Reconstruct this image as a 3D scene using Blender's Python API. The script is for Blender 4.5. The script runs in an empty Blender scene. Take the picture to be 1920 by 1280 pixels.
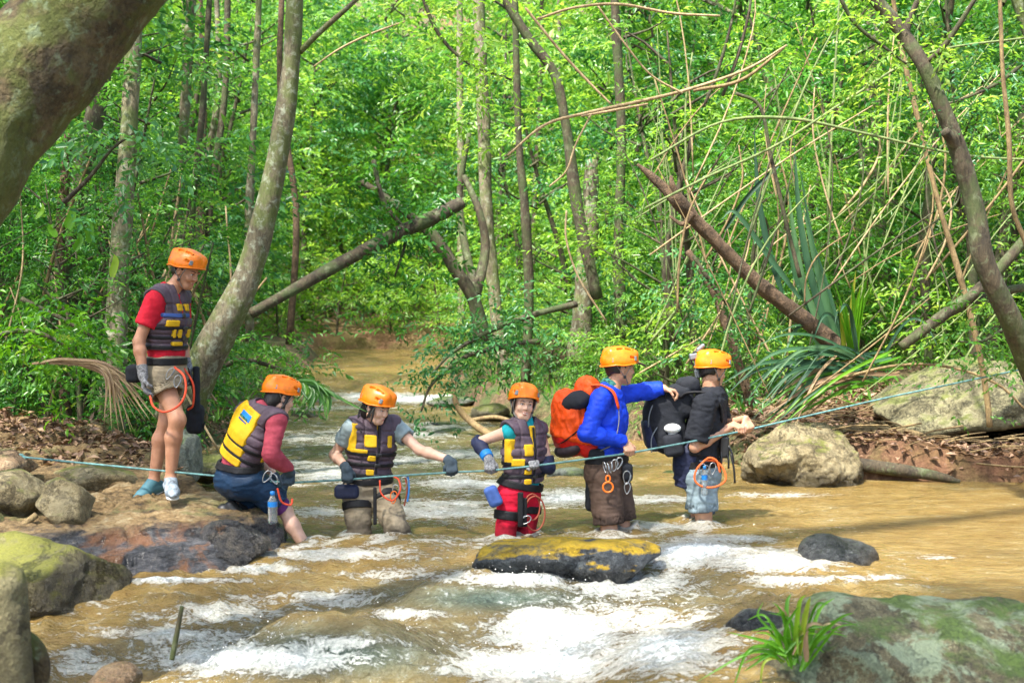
import bpy, math, random
import numpy as np
from mathutils import Vector, Matrix
R_ = math.radians
scene = bpy.context.scene
COL = scene.collection

# ------------------------------------------------------------------ camera, sky, sun, exposure
CAM_Z = 1.66
FPX = 2667.0
PITCH = math.atan(80 / FPX)
cam_d = bpy.data.cameras.new('camera'); cam = bpy.data.objects.new('camera', cam_d); COL.objects.link(cam)
cam.location = (0, 0, CAM_Z); cam.rotation_euler = (math.pi / 2 - PITCH, 0, 0)
cam_d.sensor_width = 36; cam_d.lens = 50.0; cam_d.clip_start = 0.1; cam_d.clip_end = 600
cam_d.dof.use_dof = True; cam_d.dof.focus_distance = 10.5; cam_d.dof.aperture_fstop = 3.2
scene.camera = cam
SUN_EL, SUN_AZ = 58.0, 215.0          # azimuth: compass direction the sun stands in, 0 = +Y, clockwise
world = bpy.data.worlds.new('World'); scene.world = world; world.use_nodes = True
wn = world.node_tree.nodes; wl_ = world.node_tree.links
for n in list(wn): wn.remove(n)
bg = wn.new('ShaderNodeBackground'); out = wn.new('ShaderNodeOutputWorld'); sk = wn.new('ShaderNodeTexSky')
sk.sky_type = 'NISHITA'; sk.sun_disc = False; sk.sun_elevation = R_(SUN_EL); sk.sun_rotation = R_(SUN_AZ)
sk.dust_density = 3.0; sk.air_density = 1.0
bg.inputs['Strength'].default_value = 0.15
wl_.new(sk.outputs[0], bg.inputs[0]); wl_.new(bg.outputs[0], out.inputs[0])
sd = bpy.data.lights.new('sun', 'SUN'); so = bpy.data.objects.new('sun', sd); COL.objects.link(so)
sd.energy = 4.5; sd.angle = R_(2.0); sd.color = (1.0, 0.95, 0.86)
az = R_(SUN_AZ); el = R_(SUN_EL)
sdir = Vector((math.sin(az) * math.cos(el), math.cos(az) * math.cos(el), math.sin(el)))
so.rotation_euler = sdir.to_track_quat('Z', 'Y').to_euler(); so.location = sdir * 40
scene.view_settings.view_transform = 'Standard'; scene.view_settings.look = 'None'
scene.view_settings.exposure = 1.66; scene.view_settings.gamma = 1.0
scene.view_settings.use_curve_mapping = False
scene.render.engine = 'CYCLES'
cy = scene.cycles
cy.max_bounces = 7; cy.diffuse_bounces = 4; cy.glossy_bounces = 3; cy.transmission_bounces = 5; cy.transparent_max_bounces = 6
cy.use_denoising = True; cy.caustics_reflective = False; cy.caustics_refractive = False
cy.sample_clamp_indirect = 6.0

def P(px, py, Y):
    """world point at depth Y seen at photograph pixel px,py"""
    dx = (px - 960) / FPX; dz = -(py - 640) / FPX
    ca, sa = math.cos(PITCH), math.sin(PITCH)
    y = ca + dz * sa; z = -sa + dz * ca
    t = Y / y
    return Vector((dx * t, Y, CAM_Z + z * t))

def PX(X, Y, Z):
    """photograph pixel of world points (arrays)"""
    ca, sa = math.cos(PITCH), math.sin(PITCH)
    zz = Z - CAM_Z
    f = Y * ca - zz * sa; u = Y * sa + zz * ca
    return 960 + FPX * X / f, 640 - FPX * u / f

# ------------------------------------------------------------------ numpy noise
def _hash(i, j, k, seed):
    n = (i * 374761393 + j * 668265263 + k * 2147483647 + seed * 1274126177) & 0xffffffff
    n = ((n ^ (n >> 13)) * 1274126177) & 0xffffffff
    return ((n ^ (n >> 16)) & 0xffffff) / float(0xffffff)

def vnoise(p, seed=0):
    p = np.asarray(p, dtype=np.float64)
    i = np.floor(p).astype(np.int64); f = p - i; f = f * f * (3 - 2 * f)
    r = 0
    for a in (0, 1):
        wa = f[..., 0] if a else 1 - f[..., 0]
        for b in (0, 1):
            wb = f[..., 1] if b else 1 - f[..., 1]
            for c in (0, 1):
                wc = f[..., 2] if c else 1 - f[..., 2]
                r = r + wa * wb * wc * _hash(i[..., 0] + a, i[..., 1] + b, i[..., 2] + c, seed)
    return r * 2 - 1

def fbm(p, octv=4, seed=0, gain=0.5, lac=2.03):
    p = np.asarray(p, dtype=np.float64); r = 0; a = 1; t = 0
    for o in range(octv):
        r = r + a * vnoise(p * lac ** o + o * 17.3, seed + o); t += a; a *= gain
    return r / t

def sstep(a, b, x):
    t = np.clip((x - a) / (b - a), 0, 1); return t * t * (3 - 2 * t)

# ------------------------------------------------------------------ object helpers
def tag(o, label=None, cat=None, group=None, kind=None):
    if label: o['label'] = label
    if cat: o['category'] = cat
    if group: o['group'] = group
    if kind: o['kind'] = kind
    return o

def empty(name, loc, label=None, cat=None, group=None, rz=0):
    o = bpy.data.objects.new(name, None); COL.objects.link(o); o.location = loc; o.rotation_euler.z = rz
    o.empty_display_size = 0.1
    return tag(o, label, cat, group)

def mesh_np(name, V, F, mat=None, parent=None, smooth=True, mats=None, midx=None, attrs=None):
    """V (n,3); F (m,4) or (m,3) int array, or a list of such arrays. World coordinates; kept in place under its parent."""
    V = np.asarray(V, dtype=np.float32).reshape(-1, 3)
    Fs = F if isinstance(F, list) else [F]
    Fs = [np.asarray(f, dtype=np.int32) for f in Fs if len(f)]
    me = bpy.data.meshes.new(name)
    me.vertices.add(len(V)); me.vertices.foreach_set('co', V.ravel())
    loops = np.concatenate([f.ravel() for f in Fs]); nl = len(loops)
    tot = np.concatenate([np.full(len(f), f.shape[1], dtype=np.int32) for f in Fs])
    st = np.concatenate([[0], np.cumsum(tot)[:-1]]).astype(np.int32)
    me.loops.add(nl); me.loops.foreach_set('vertex_index', loops)
    me.polygons.add(len(tot)); me.polygons.foreach_set('loop_start', st); me.polygons.foreach_set('loop_total', tot)
    if smooth: me.polygons.foreach_set('use_smooth', np.ones(len(tot), dtype=bool))
    if midx is not None: me.polygons.foreach_set('material_index', np.asarray(midx, dtype=np.int32))
    for m in (mats or ([mat] if mat else [])): me.materials.append(m)
    if attrs:
        for k, a in attrs.items():
            a = np.asarray(a, dtype=np.float32)
            if a.ndim == 1:
                at = me.attributes.new(k, 'FLOAT', 'POINT'); at.data.foreach_set('value', a)
            else:
                at = me.attributes.new(k, 'FLOAT_COLOR', 'POINT')
                c = np.ones((len(a), 4), dtype=np.float32); c[:, :3] = a; at.data.foreach_set('color', c.ravel())
    me.update(calc_edges=True)
    o = bpy.data.objects.new(name, me); COL.objects.link(o)
    if parent:
        o.parent = parent
        o.matrix_parent_inverse = Matrix.LocRotScale(parent.location, parent.rotation_euler, parent.scale).inverted() if parent.parent is None else Matrix.Identity(4)
    return o

def join_np(parts):
    """parts: list of (V, F) -> one V and list of F"""
    Vs, Fd, n = [], {}, 0
    for V, F in parts:
        V = np.asarray(V); Vs.append(V)
        for f in (F if isinstance(F, list) else [F]):
            f = np.asarray(f)
            if len(f): Fd.setdefault(f.shape[1], []).append(f + n)
        n += len(V)
    return np.concatenate(Vs), [np.concatenate(v) for v in Fd.values()]

def smooth_path(pts, n):
    """Catmull-Rom through control rows (x,y,z,r...) -> n rows"""
    p = np.asarray(pts, dtype=float)
    if len(p) < 3:
        t = np.linspace(0, 1, n)[:, None]; return p[0] * (1 - t) + p[-1] * t
    q = np.vstack([2 * p[0] - p[1], p, 2 * p[-1] - p[-2]])
    u = np.linspace(0, len(p) - 1 - 1e-6, n); i = u.astype(int); f = (u - i)[:, None]
    a, b, c, d = q[i], q[i + 1], q[i + 2], q[i + 3]
    return 0.5 * ((2 * b) + (-a + c) * f + (2 * a - 5 * b + 4 * c - d) * f ** 2 + (-a + 3 * b - 3 * c + d) * f ** 3)

def tube_np(path, rad, sides=8, noise=0.0, nscale=3.0, seed=0, cap=True, flat=None):
    """path (n,3), rad scalar or (n,) -> V,F list"""
    p = np.asarray(path, dtype=float); n = len(p)
    r = np.full(n, rad, dtype=float) if np.isscalar(rad) else np.asarray(rad, dtype=float)
    t = np.gradient(p, axis=0); t /= np.linalg.norm(t, axis=1)[:, None] + 1e-9
    up = np.array([0, 0, 1.0]) if abs(t[0][2]) < 0.9 else np.array([1.0, 0, 0])
    N = np.zeros_like(p); v = np.cross(t[0], up); v /= np.linalg.norm(v); N[0] = v
    for i in range(1, n):
        v = N[i - 1] - t[i] * np.dot(N[i - 1], t[i]); N[i] = v / (np.linalg.norm(v) + 1e-9)
    B = np.cross(t, N)
    a = np.linspace(0, 2 * math.pi, sides, endpoint=False)
    ca, sa = np.cos(a), np.sin(a)
    if flat is not None: sa = sa * flat
    D = N[:, None, :] * ca[None, :, None] + B[:, None, :] * sa[None, :, None]
    rr = np.repeat(r[:, None], sides, 1)
    V = p[:, None, :] + D * rr[:, :, None]
    if noise:
        k = fbm(V.reshape(-1, 3) * nscale, 4, seed).reshape(n, sides)
        V = V + D * (rr * noise * k)[:, :, None]
    V = V.reshape(-1, 3)
    i = np.arange(n - 1)[:, None] * sides; j = np.arange(sides)[None, :]; j2 = (j + 1) % sides
    F = np.stack([i + j, i + j2, i + sides + j2, i + sides + j], -1).reshape(-1, 4)
    Fs = [F]
    if cap:
        V = np.vstack([V, p[0] - t[0] * r[0] * .2, p[-1] + t[-1] * r[-1] * .2]); c0 = len(V) - 2; c1 = c0 + 1
        jj = np.arange(sides); j2 = (jj + 1) % sides
        Fs.append(np.vstack([np.stack([j2, jj, np.full(sides, c0)], -1),
                             np.stack([(n - 1) * sides + jj, (n - 1) * sides + j2, np.full(sides, c1)], -1)]))
    return V, Fs

def tube_obj(name, ctrl, rad, mat, parent=None, n=24, sides=8, **kw):
    p = smooth_path(ctrl, n)
    V, F = tube_np(p[:, :3], p[:, 3] if p.shape[1] > 3 else rad, sides, **kw)
    return mesh_np(name, V, F, mat, parent)

# ------------------------------------------------------------------ materials
MATS = {}
def nodes(name):
    m = bpy.data.materials.new(name); m.use_nodes = True; nt = m.node_tree
    for n in list(nt.nodes): nt.nodes.remove(n)
    o = nt.nodes.new('ShaderNodeOutputMaterial')
    b = nt.nodes.new('ShaderNodeBsdfPrincipled'); nt.links.new(b.outputs[0], o.inputs[0])
    MATS[name] = m
    return m, nt, b, o

def N(nt, t, **kw):
    n = nt.nodes.new('ShaderNode' + t)
    for k, v in kw.items():
        if k in n.inputs: n.inputs[k].default_value = v
        else: setattr(n, k, v)
    return n

def noise_tex(nt, scale, detail=4, rough=.55, vec=None, dist=0):
    n = N(nt, 'TexNoise'); n.inputs['Scale'].default_value = scale; n.inputs['Detail'].default_value = detail
    n.inputs['Roughness'].default_value = rough; n.inputs['Distortion'].default_value = dist
    if vec is not None: nt.links.new(vec, n.inputs['Vector'])
    return n

def ramp(nt, fac, stops):
    r = N(nt, 'ValToRGB'); e = r.color_ramp.elements
    while len(e) < len(stops): e.new(.5)
    for k, (p, c) in zip(e, stops):
        k.position = p; k.color = (*c, 1) if len(c) == 3 else c
    nt.links.new(fac, r.inputs[0]); return r

def mixc(nt, fac, a, b, mode='MIX'):
    m = N(nt, 'Mix'); m.data_type = 'RGBA'; m.blend_type = mode
    for idx, v in ((0, fac), (6, a), (7, b)):
        if isinstance(v, (int, float)): m.inputs[idx].default_value = v
        elif isinstance(v, tuple): m.inputs[idx].default_value = (*v, 1)
        else: nt.links.new(v, m.inputs[idx])
    return m.outputs[2]

def mathn(nt, op, a, b=None, c=None, clamp=False):
    m = N(nt, 'Math'); m.operation = op; m.use_clamp = clamp
    for i, v in enumerate((a, b, c)):
        if v is None: continue
        if isinstance(v, (int, float)): m.inputs[i].default_value = v
        else: nt.links.new(v, m.inputs[i])
    return m.outputs[0]

def bump(nt, b, h, strength=.5, dist=.01):
    n = N(nt, 'Bump'); n.inputs['Strength'].default_value = strength; n.inputs['Distance'].default_value = dist
    nt.links.new(h, n.inputs['Height']); nt.links.new(n.outputs[0], b.inputs['Normal']); return n

def cloth(name, col, rough=.85, var=.25, scale=14, weave=220, bumpd=.007, spec=.25, sheen=0):
    m, nt, b, o = nodes(name)
    g = N(nt, 'NewGeometry'); n = noise_tex(nt, scale, 5, .6, g.outputs['Position'])
    w = noise_tex(nt, weave, 2, .5, g.outputs['Position'])
    d = tuple(c * (1 - var) for c in col); l = tuple(min(1, c * (1 + var)) for c in col)
    r = ramp(nt, n.outputs[0], [(.3, d), (.7, l)])
    sp = N(nt, 'SeparateXYZ'); nt.links.new(g.outputs['Position'], sp.inputs[0])   # soaked where it has been in the stream
    wk_ = ramp(nt, mathn(nt, 'MULTIPLY_ADD', n.outputs[0], .22, sp.outputs[2]), [(.19, (.42, .42, .44)), (.27, (1, 1, 1))]).outputs[0]
    nt.links.new(mixc(nt, 1.0, r.outputs[0], wk_, 'MULTIPLY'), b.inputs['Base Color'])
    b.inputs['Roughness'].default_value = rough; b.inputs['Specular IOR Level'].default_value = spec
    wk = noise_tex(nt, 38, 4, .6, g.outputs['Position'], 1.5)
    h = mathn(nt, 'ADD', mathn(nt, 'MULTIPLY_ADD', wk.outputs[0], .45, n.outputs[0]), mathn(nt, 'MULTIPLY', w.outputs[0], .12))
    bump(nt, b, h, .7, bumpd)
    return m

def plain(name, col, rough=.4, metal=0, spec=.5, var=.1):
    m, nt, b, o = nodes(name)
    g = N(nt, 'NewGeometry'); n = noise_tex(nt, 30, 4, .6, g.outputs['Position'])
    r = ramp(nt, n.outputs[0], [(.3, tuple(c * (1 - var) for c in col)), (.7, tuple(min(1, c * (1 + var)) for c in col))])
    nt.links.new(r.outputs[0], b.inputs['Base Color'])
    r2 = N(nt, 'MapRange'); nt.links.new(n.outputs[0], r2.inputs[0])
    r2.inputs[3].default_value = rough * .8; r2.inputs[4].default_value = min(1, rough * 1.3); nt.links.new(r2.outputs[0], b.inputs['Roughness'])
    b.inputs['Metallic'].default_value = metal; b.inputs['Specular IOR Level'].default_value = spec
    return m

def leafmat(name, c1, c2, c3=None, trans=.45, gloss=.35):
    """leaf colour differs from leaf to leaf (attribute v) and from plant to plant (object random)"""
    m, nt, b, o = nodes(name)
    a = N(nt, 'Attribute'); a.attribute_name = 'v'
    oi = N(nt, 'ObjectInfo')
    f = mathn(nt, 'MULTIPLY_ADD', oi.outputs['Random'], .35, a.outputs['Fac'])
    f = mathn(nt, 'SUBTRACT', f, .17, clamp=True)
    r = ramp(nt, f, [(0, c1), (.55, c2), (1, c3 or c2)])
    nt.links.new(r.outputs[0], b.inputs['Base Color']); b.inputs['Roughness'].default_value = gloss + .1
    b.inputs['Specular IOR Level'].default_value = .45
    tr = N(nt, 'BsdfTranslucent'); tc = mixc(nt, 1.0, r.outputs[0], (1.9, 1.75, .8), 'MULTIPLY'); nt.links.new(tc, tr.inputs[0])
    mx = N(nt, 'MixShader'); mx.inputs[0].default_value = trans
    nt.links.new(b.outputs[0], mx.inputs[1]); nt.links.new(tr.outputs[0], mx.inputs[2]); nt.links.new(mx.outputs[0], o.inputs[0])
    return m

def barkmat(name, c1, c2, lichen=None, lam=.5, moss=None, mam=.5, bd=.02, zs=.35, sc=8):
    m, nt, b, o = nodes(name)
    g = N(nt, 'NewGeometry'); mp = N(nt, 'Mapping'); mp.inputs['Scale'].default_value = (1, 1, zs)
    nt.links.new(g.outputs['Position'], mp.inputs[0])
    n = noise_tex(nt, sc, 7, .7, mp.outputs[0], .3); r = ramp(nt, n.outputs[0], [(.35, c1), (.62, c2)])
    c = r.outputs[0]
    nf = noise_tex(nt, sc * 6, 8, .75, mp.outputs[0]); rf = ramp(nt, nf.outputs[0], [(.35, (.45, .42, .38)), (.6, (1.25, 1.22, 1.1))]); c = mixc(nt, 1.0, c, rf.outputs[0], 'MULTIPLY')
    if moss:
        nm = noise_tex(nt, 3.3, 5, .65, g.outputs['Position'])
        rm = ramp(nt, nm.outputs[0], [(mam - .06, (0, 0, 0)), (mam + .06, (1, 1, 1))]); c = mixc(nt, mathn(nt, 'MULTIPLY', rm.outputs[0], .75), c, mixc(nt, nf.outputs[0], tuple(x * .45 for x in moss), tuple(x * 1.5 for x in moss)))
    if lichen:
        nl = noise_tex(nt, 13, 7, .68, g.outputs['Position'], .4)
        rl = ramp(nt, nl.outputs[0], [(lam - .04, (0, 0, 0)), (lam + .08, (1, 1, 1))]); c = mixc(nt, mathn(nt, 'MULTIPLY', rl.outputs[0], .7), c, lichen)
    nt.links.new(c, b.inputs['Base Color']); b.inputs['Roughness'].default_value = .85
    n2 = noise_tex(nt, sc * 5, 5, .7, mp.outputs[0])
    bump(nt, b, mathn(nt, 'MULTIPLY_ADD', n2.outputs[0], .4, n.outputs[0]), 1, bd)
    return m

def rockmat(name, c1, c2, c3, moss=None, mossamt=.5, patch=None, patchamt=.6, wet=.12, wetcol=.35, sc=3, bd=.03, wetrough=.25, mossz=.35):
    """stone: three tones, moss where it faces up, lichen patches, dark and shiny near the waterline where it is wet"""
    m, nt, b, o = nodes(name)
    g = N(nt, 'NewGeometry'); pos = g.outputs['Position']
    n = noise_tex(nt, sc, 9, .68, pos, .4); n2 = noise_tex(nt, sc * 7, 8, .7, pos)
    f = mathn(nt, 'MULTIPLY_ADD', n2.outputs[0], .4, mathn(nt, 'MULTIPLY', n.outputs[0], .6))
    c = ramp(nt, f, [(.36, c1), (.5, c2), (.62, c3)]).outputs[0]
    vo = N(nt, 'TexVoronoi'); vo.feature = 'DISTANCE_TO_EDGE'; vo.inputs['Scale'].default_value = sc * .9
    wv = N(nt, 'VectorMath'); wv.operation = 'MULTIPLY_ADD'; nt.links.new(n2.outputs['Color'], wv.inputs[0]); wv.inputs[1].default_value = (.35, .35, .35); nt.links.new(pos, wv.inputs[2]); nt.links.new(wv.outputs[0], vo.inputs['Vector'])
    ck = ramp(nt, vo.outputs['Distance'], [(.0, (0, 0, 0)), (.035, (1, 1, 1))]).outputs[0]
    c = mixc(nt, mathn(nt, 'MULTIPLY', mathn(nt, 'SUBTRACT', 1.0, ck), .55), c, tuple(x * .35 for x in c1))
    n4 = noise_tex(nt, sc * 30, 4, .8, pos); spk = ramp(nt, n4.outputs[0], [(.35, (.62, .62, .62)), (.62, (1.3, 1.3, 1.28))]).outputs[0]; c = mixc(nt, 1.0, c, spk, 'MULTIPLY')
    sx = N(nt, 'SeparateXYZ'); nt.links.new(g.outputs['Normal'], sx.inputs[0])
    sp = N(nt, 'SeparateXYZ'); nt.links.new(pos, sp.inputs[0])
    if patch:
        nl = noise_tex(nt, 5, 6, .6, pos, .5)
        rl = ramp(nt, mathn(nt, 'MULTIPLY_ADD', n2.outputs[0], .25, mathn(nt, 'SUBTRACT', nl.outputs[0], .125)), [(patchamt - .02, (0, 0, 0)), (patchamt + .05, (1, 1, 1))]); c = mixc(nt, mathn(nt, 'MULTIPLY', rl.outputs[0], .8), c, mixc(nt, n2.outputs[0], tuple(x * .55 for x in patch), tuple(min(1, x * 1.35) for x in patch)))
    if moss:
        nm = noise_tex(nt, 4, 7, .7, pos, .3)
        k = mathn(nt, 'MULTIPLY_ADD', sx.outputs[2], mossz, nm.outputs[0])
        rm = ramp(nt, k, [(mossamt + .25 - .04, (0, 0, 0)), (mossamt + .25 + .1, (1, 1, 1))])
        nm2 = noise_tex(nt, 60, 3, .7, pos)
        mc = mixc(nt, nm2.outputs[0], tuple(x * .5 for x in moss), tuple(min(1, x * 1.5) for x in moss))
        c = mixc(nt, rm.outputs[0], c, mc)
    nw = noise_tex(nt, 6, 4, .6, pos)
    wz = mathn(nt, 'MULTIPLY_ADD', nw.outputs[0], .16, mathn(nt, 'SUBTRACT', sp.outputs[2], .08))
    rw = ramp(nt, wz, [(max(0, wet), (1, 1, 1)), (wet + .06, (0, 0, 0))])
    c = mixc(nt, rw.outputs[0], c, mixc(nt, 1.0, c, (wetcol, wetcol * .97, wetcol * .9), 'MULTIPLY'))
    nt.links.new(c, b.inputs['Base Color'])
    mr = N(nt, 'MapRange'); nt.links.new(rw.outputs[0], mr.inputs[0]); mr.inputs[3].default_value = .8; mr.inputs[4].default_value = wetrough
    nt.links.new(mr.outputs[0], b.inputs['Roughness'])
    n3 = noise_tex(nt, sc * 22, 5, .7, pos)
    h = mathn(nt, 'MULTIPLY_ADD', n3.outputs[0], .3, f); h = mathn(nt, 'MULTIPLY_ADD', ck, .25, h)
    bump(nt, b, h, 1, bd * 2.4)
    return m
# ------------------------------------------------------------------ signed-distance modelling (bodies, clothes, gear)
def v3(*a):
    return np.array(a if len(a) > 1 else a[0], dtype=np.float64)

def unit(v):
    v = np.asarray(v, dtype=float); return v / (np.linalg.norm(v) + 1e-12)

class Field:
    def __init__(s, lo, hi, h):
        s.lo = np.asarray(lo, float); s.h = h
        s.n = np.maximum(4, np.ceil((np.asarray(hi, float) - s.lo) / h).astype(int) + 1)
        s.D = np.full(tuple(s.n), 1.0, dtype=np.float32)
    def win(s, lo, hi, m):
        a = np.clip(np.floor((np.asarray(lo) - m - s.lo) / s.h).astype(int), 0, s.n)
        b = np.clip(np.ceil((np.asarray(hi) + m - s.lo) / s.h).astype(int) + 1, 0, s.n)
        if np.any(b <= a): return None, None
        ax = [(s.lo[i] + s.h * np.arange(a[i], b[i])).astype(np.float32) for i in range(3)]
        X = np.stack(np.meshgrid(*ax, indexing='ij'), -1)
        return (slice(a[0], b[0]), slice(a[1], b[1]), slice(a[2], b[2])), X
    def add(s, prim, k=.01, op='u'):
        f, lo, hi = prim
        sl, X = s.win(lo, hi, k + 3 * s.h)
        if sl is None: return s
        d = f(X).astype(np.float32); D = s.D[sl]
        if op == 'u':
            if k > 0:
                hh = np.clip(k - np.abs(D - d), 0, None) / k; s.D[sl] = np.minimum(D, d) - hh * hh * k * .25
            else: s.D[sl] = np.minimum(D, d)
        else:                                # subtract
            d = -d
            if k > 0:
                hh = np.clip(k - np.abs(D - d), 0, None) / k; s.D[sl] = np.maximum(D, d) + hh * hh * k * .25
            else: s.D[sl] = np.maximum(D, d)
        return s
    def sub(s, prim, k=.004): return s.add(prim, k, 's')
    def keep(s, fn):
        """intersect with the half space or box given by fn over all points"""
        sl, X = s.win(s.lo, s.lo + s.n * s.h, 0)
        s.D[sl] = np.maximum(s.D[sl], fn(X).astype(np.float32)); return s
    def mesh(s):
        D = s.D; ins = D < 0
        if not ins.any(): return np.zeros((0, 3)), np.zeros((0, 4), int)
        rng = []
        for ax in range(3):
            w = np.where(ins.any(axis=tuple(i for i in range(3) if i != ax)))[0]
            rng.append((max(0, w[0] - 2), min(D.shape[ax], w[-1] + 3)))
        D = D[rng[0][0]:rng[0][1], rng[1][0]:rng[1][1], rng[2][0]:rng[2][1]]
        lo = s.lo + s.h * np.array([r[0] for r in rng]); D = np.pad(D, 1, constant_values=1.0); lo = lo - s.h
        ins = D < 0; c = ins.astype(np.int8)
        S = c[:-1, :-1, :-1] + c[1:, :-1, :-1] + c[:-1, 1:, :-1] + c[1:, 1:, :-1] + c[:-1, :-1, 1:] + c[1:, :-1, 1:] + c[:-1, 1:, 1:] + c[1:, 1:, 1:]
        I, J, K = np.nonzero((S > 0) & (S < 8))
        cid = np.full(S.shape, -1, dtype=np.int32); cid[I, J, K] = np.arange(len(I))
        acc = np.zeros((len(I), 3)); cnt = np.zeros(len(I))
        for ax in range(3):
            for u in (0, 1):
                for w in (0, 1):
                    o = [0, 0, 0]; oth = [i for i in range(3) if i != ax]; o[oth[0]] = u; o[oth[1]] = w
                    e = list(o); e[ax] = 1
                    d0 = D[I + o[0], J + o[1], K + o[2]]; d1 = D[I + e[0], J + e[1], K + e[2]]
                    m = (d0 < 0) != (d1 < 0); t = np.where(m, d0 / np.where(m, d0 - d1, 1), 0)
                    p = np.zeros((len(I), 3)); p[:, 0] = o[0]; p[:, 1] = o[1]; p[:, 2] = o[2]; p[:, ax] = t
                    acc += p * m[:, None]; cnt += m
        V = lo + (np.stack([I, J, K], -1) + acc / cnt[:, None]) * s.h
        Q = []
        for ax in range(3):
            a, b = [(1, 2), (2, 0), (0, 1)][ax]
            sl0 = [slice(None)] * 3; sl1 = [slice(None)] * 3; sl0[ax] = slice(0, -1); sl1[ax] = slice(1, None)
            A = ins[tuple(sl0)]; B = ins[tuple(sl1)]
            E = np.stack(np.nonzero(A != B), -1)
            ok = (E[:, a] > 0) & (E[:, b] > 0) & (E[:, a] < D.shape[a] - 1) & (E[:, b] < D.shape[b] - 1); E = E[ok]
            fl = A[E[:, 0], E[:, 1], E[:, 2]]
            ea = np.zeros(3, int); ea[a] = 1; eb = np.zeros(3, int); eb[b] = 1
            def g(o): q = E - o; return cid[q[:, 0], q[:, 1], q[:, 2]]
            q = np.stack([g(ea + eb), g(eb), g(0 * ea), g(ea)], -1)
            q[~fl] = q[~fl][:, ::-1]; Q.append(q)
        return V, np.concatenate(Q)

def _bb(pts, r):
    p = np.asarray(pts); return p.min(0) - r, p.max(0) + r

def cone(a, b, ra, rb, cap=(0, 0), F=None, flat=1.0):
    """round cone a-b; cap ends flat when asked; F, flat: squashed along F"""
    a = v3(a); b = v3(b); lo, hi = _bb([a, b], max(ra, rb))
    S = None
    if F is not None:
        F = unit(F); S = np.eye(3) + np.outer(F, F) * (1 / flat - 1)
    a_, b_ = (a, b) if S is None else (a, a + S @ (b - a))
    ab = b_ - a_; L2 = ab @ ab + 1e-12; L = math.sqrt(L2)
    ad = unit(b - a); La = np.linalg.norm(b - a)
    def f(X):
        q = X - a.astype(np.float32)
        y = q if S is None else q @ S.T.astype(np.float32)
        t = (y @ ab.astype(np.float32)) / L2
        t = np.clip(t + (rb - ra) * 0 , 0, 1)
        d = np.linalg.norm(y - t[..., None] * ab.astype(np.float32), axis=-1) - (ra + (rb - ra) * t)
        if S is not None: d = d * (flat + (1 - flat) * .35)
        if cap[0] or cap[1]:
            s_ = q @ ad.astype(np.float32)
            if cap[0]: d = np.maximum(d, -s_)
            if cap[1]: d = np.maximum(d, s_ - La)
        return d
    return f, lo, hi

def ell(c, r, M=None):
    """ellipsoid; M rows are its axes"""
    c = v3(c); r = v3(r); M = np.eye(3) if M is None else np.asarray(M)
    e = np.abs(M.T) @ r
    def f(X):
        q = (X - c.astype(np.float32)) @ M.T.astype(np.float32)
        k0 = np.linalg.norm(q / r.astype(np.float32), axis=-1); k1 = np.linalg.norm(q / (r * r).astype(np.float32), axis=-1) + 1e-6
        return k0 * (k0 - 1) / k1
    return f, c - e, c + e

def box(c, r, M=None, rnd=.005):
    c = v3(c); r = v3(r); M = np.eye(3) if M is None else np.asarray(M)
    e = np.abs(M.T) @ r
    def f(X):
        q = np.abs((X - c.astype(np.float32)) @ M.T.astype(np.float32)) - (r - rnd).astype(np.float32)
        return np.linalg.norm(np.maximum(q, 0), axis=-1) + np.minimum(q.max(-1), 0) - rnd
    return f, c - e, c + e

def field_obj(name, prims, h, mat, parent=None, subs=(), keep=None, wr=0, wscale=(9, 9, 9), seed=0, k=.01, post=None):
    lo = np.min([p[0][1] if isinstance(p[0], tuple) else p[1] for p in prims], axis=0)
    hi = np.max([p[0][2] if isinstance(p[0], tuple) else p[2] for p in prims], axis=0)
    F = Field(lo - 4 * h, hi + 4 * h, h)
    for p in prims:
        if isinstance(p[0], tuple): F.add(p[0], p[1])
        else: F.add(p, k)
    for p in subs:
        if isinstance(p[0], tuple): F.sub(p[0], p[1])
        else: F.sub(p)
    if keep: F.keep(keep)
    V, Q = F.mesh()
    if len(V) == 0: raise ValueError('empty field ' + name)
    if wr:                                   # folds: displaced along the surface normal
        n = vnormals(V, Q)
        w = 1 - np.abs(fbm(V * np.array(wscale), 3, seed)) * 2.2
        V = V + n * (w * wr)[:, None]
    if post is not None: V = post(V, Q)
    return mesh_np(name, V, Q, mat, parent)

def vnormals(V, Q):
    a = V[Q[:, 2]] - V[Q[:, 0]]; b = V[Q[:, 3]] - V[Q[:, 1]]
    fn = np.cross(a, b); n = np.zeros_like(V)
    for i in range(4): np.add.at(n, Q[:, i], fn)
    return n / (np.linalg.norm(n, axis=1)[:, None] + 1e-12)
# ------------------------------------------------------------------ materials of the place
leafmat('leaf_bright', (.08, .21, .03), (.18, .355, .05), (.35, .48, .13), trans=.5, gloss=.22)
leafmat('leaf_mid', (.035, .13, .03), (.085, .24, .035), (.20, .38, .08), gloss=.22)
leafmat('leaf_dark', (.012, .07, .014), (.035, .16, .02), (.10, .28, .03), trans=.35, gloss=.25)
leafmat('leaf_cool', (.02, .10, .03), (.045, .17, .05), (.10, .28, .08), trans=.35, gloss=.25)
leafmat('leaf_strap', (.010, .048, .022), (.03, .095, .035), (.065, .14, .05), trans=.10, gloss=.5)
leafmat('leaf_grass', (.06, .20, .01), (.13, .34, .015), (.35, .30, .05), trans=.4, gloss=.3)
leafmat('leaf_dry', (.18, .11, .06), (.34, .24, .13), (.50, .40, .24), trans=.15, gloss=.5)
leafmat('leaf_litter', (.07, .04, .025), (.19, .11, .07), (.36, .24, .15), trans=.05, gloss=.5)
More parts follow.
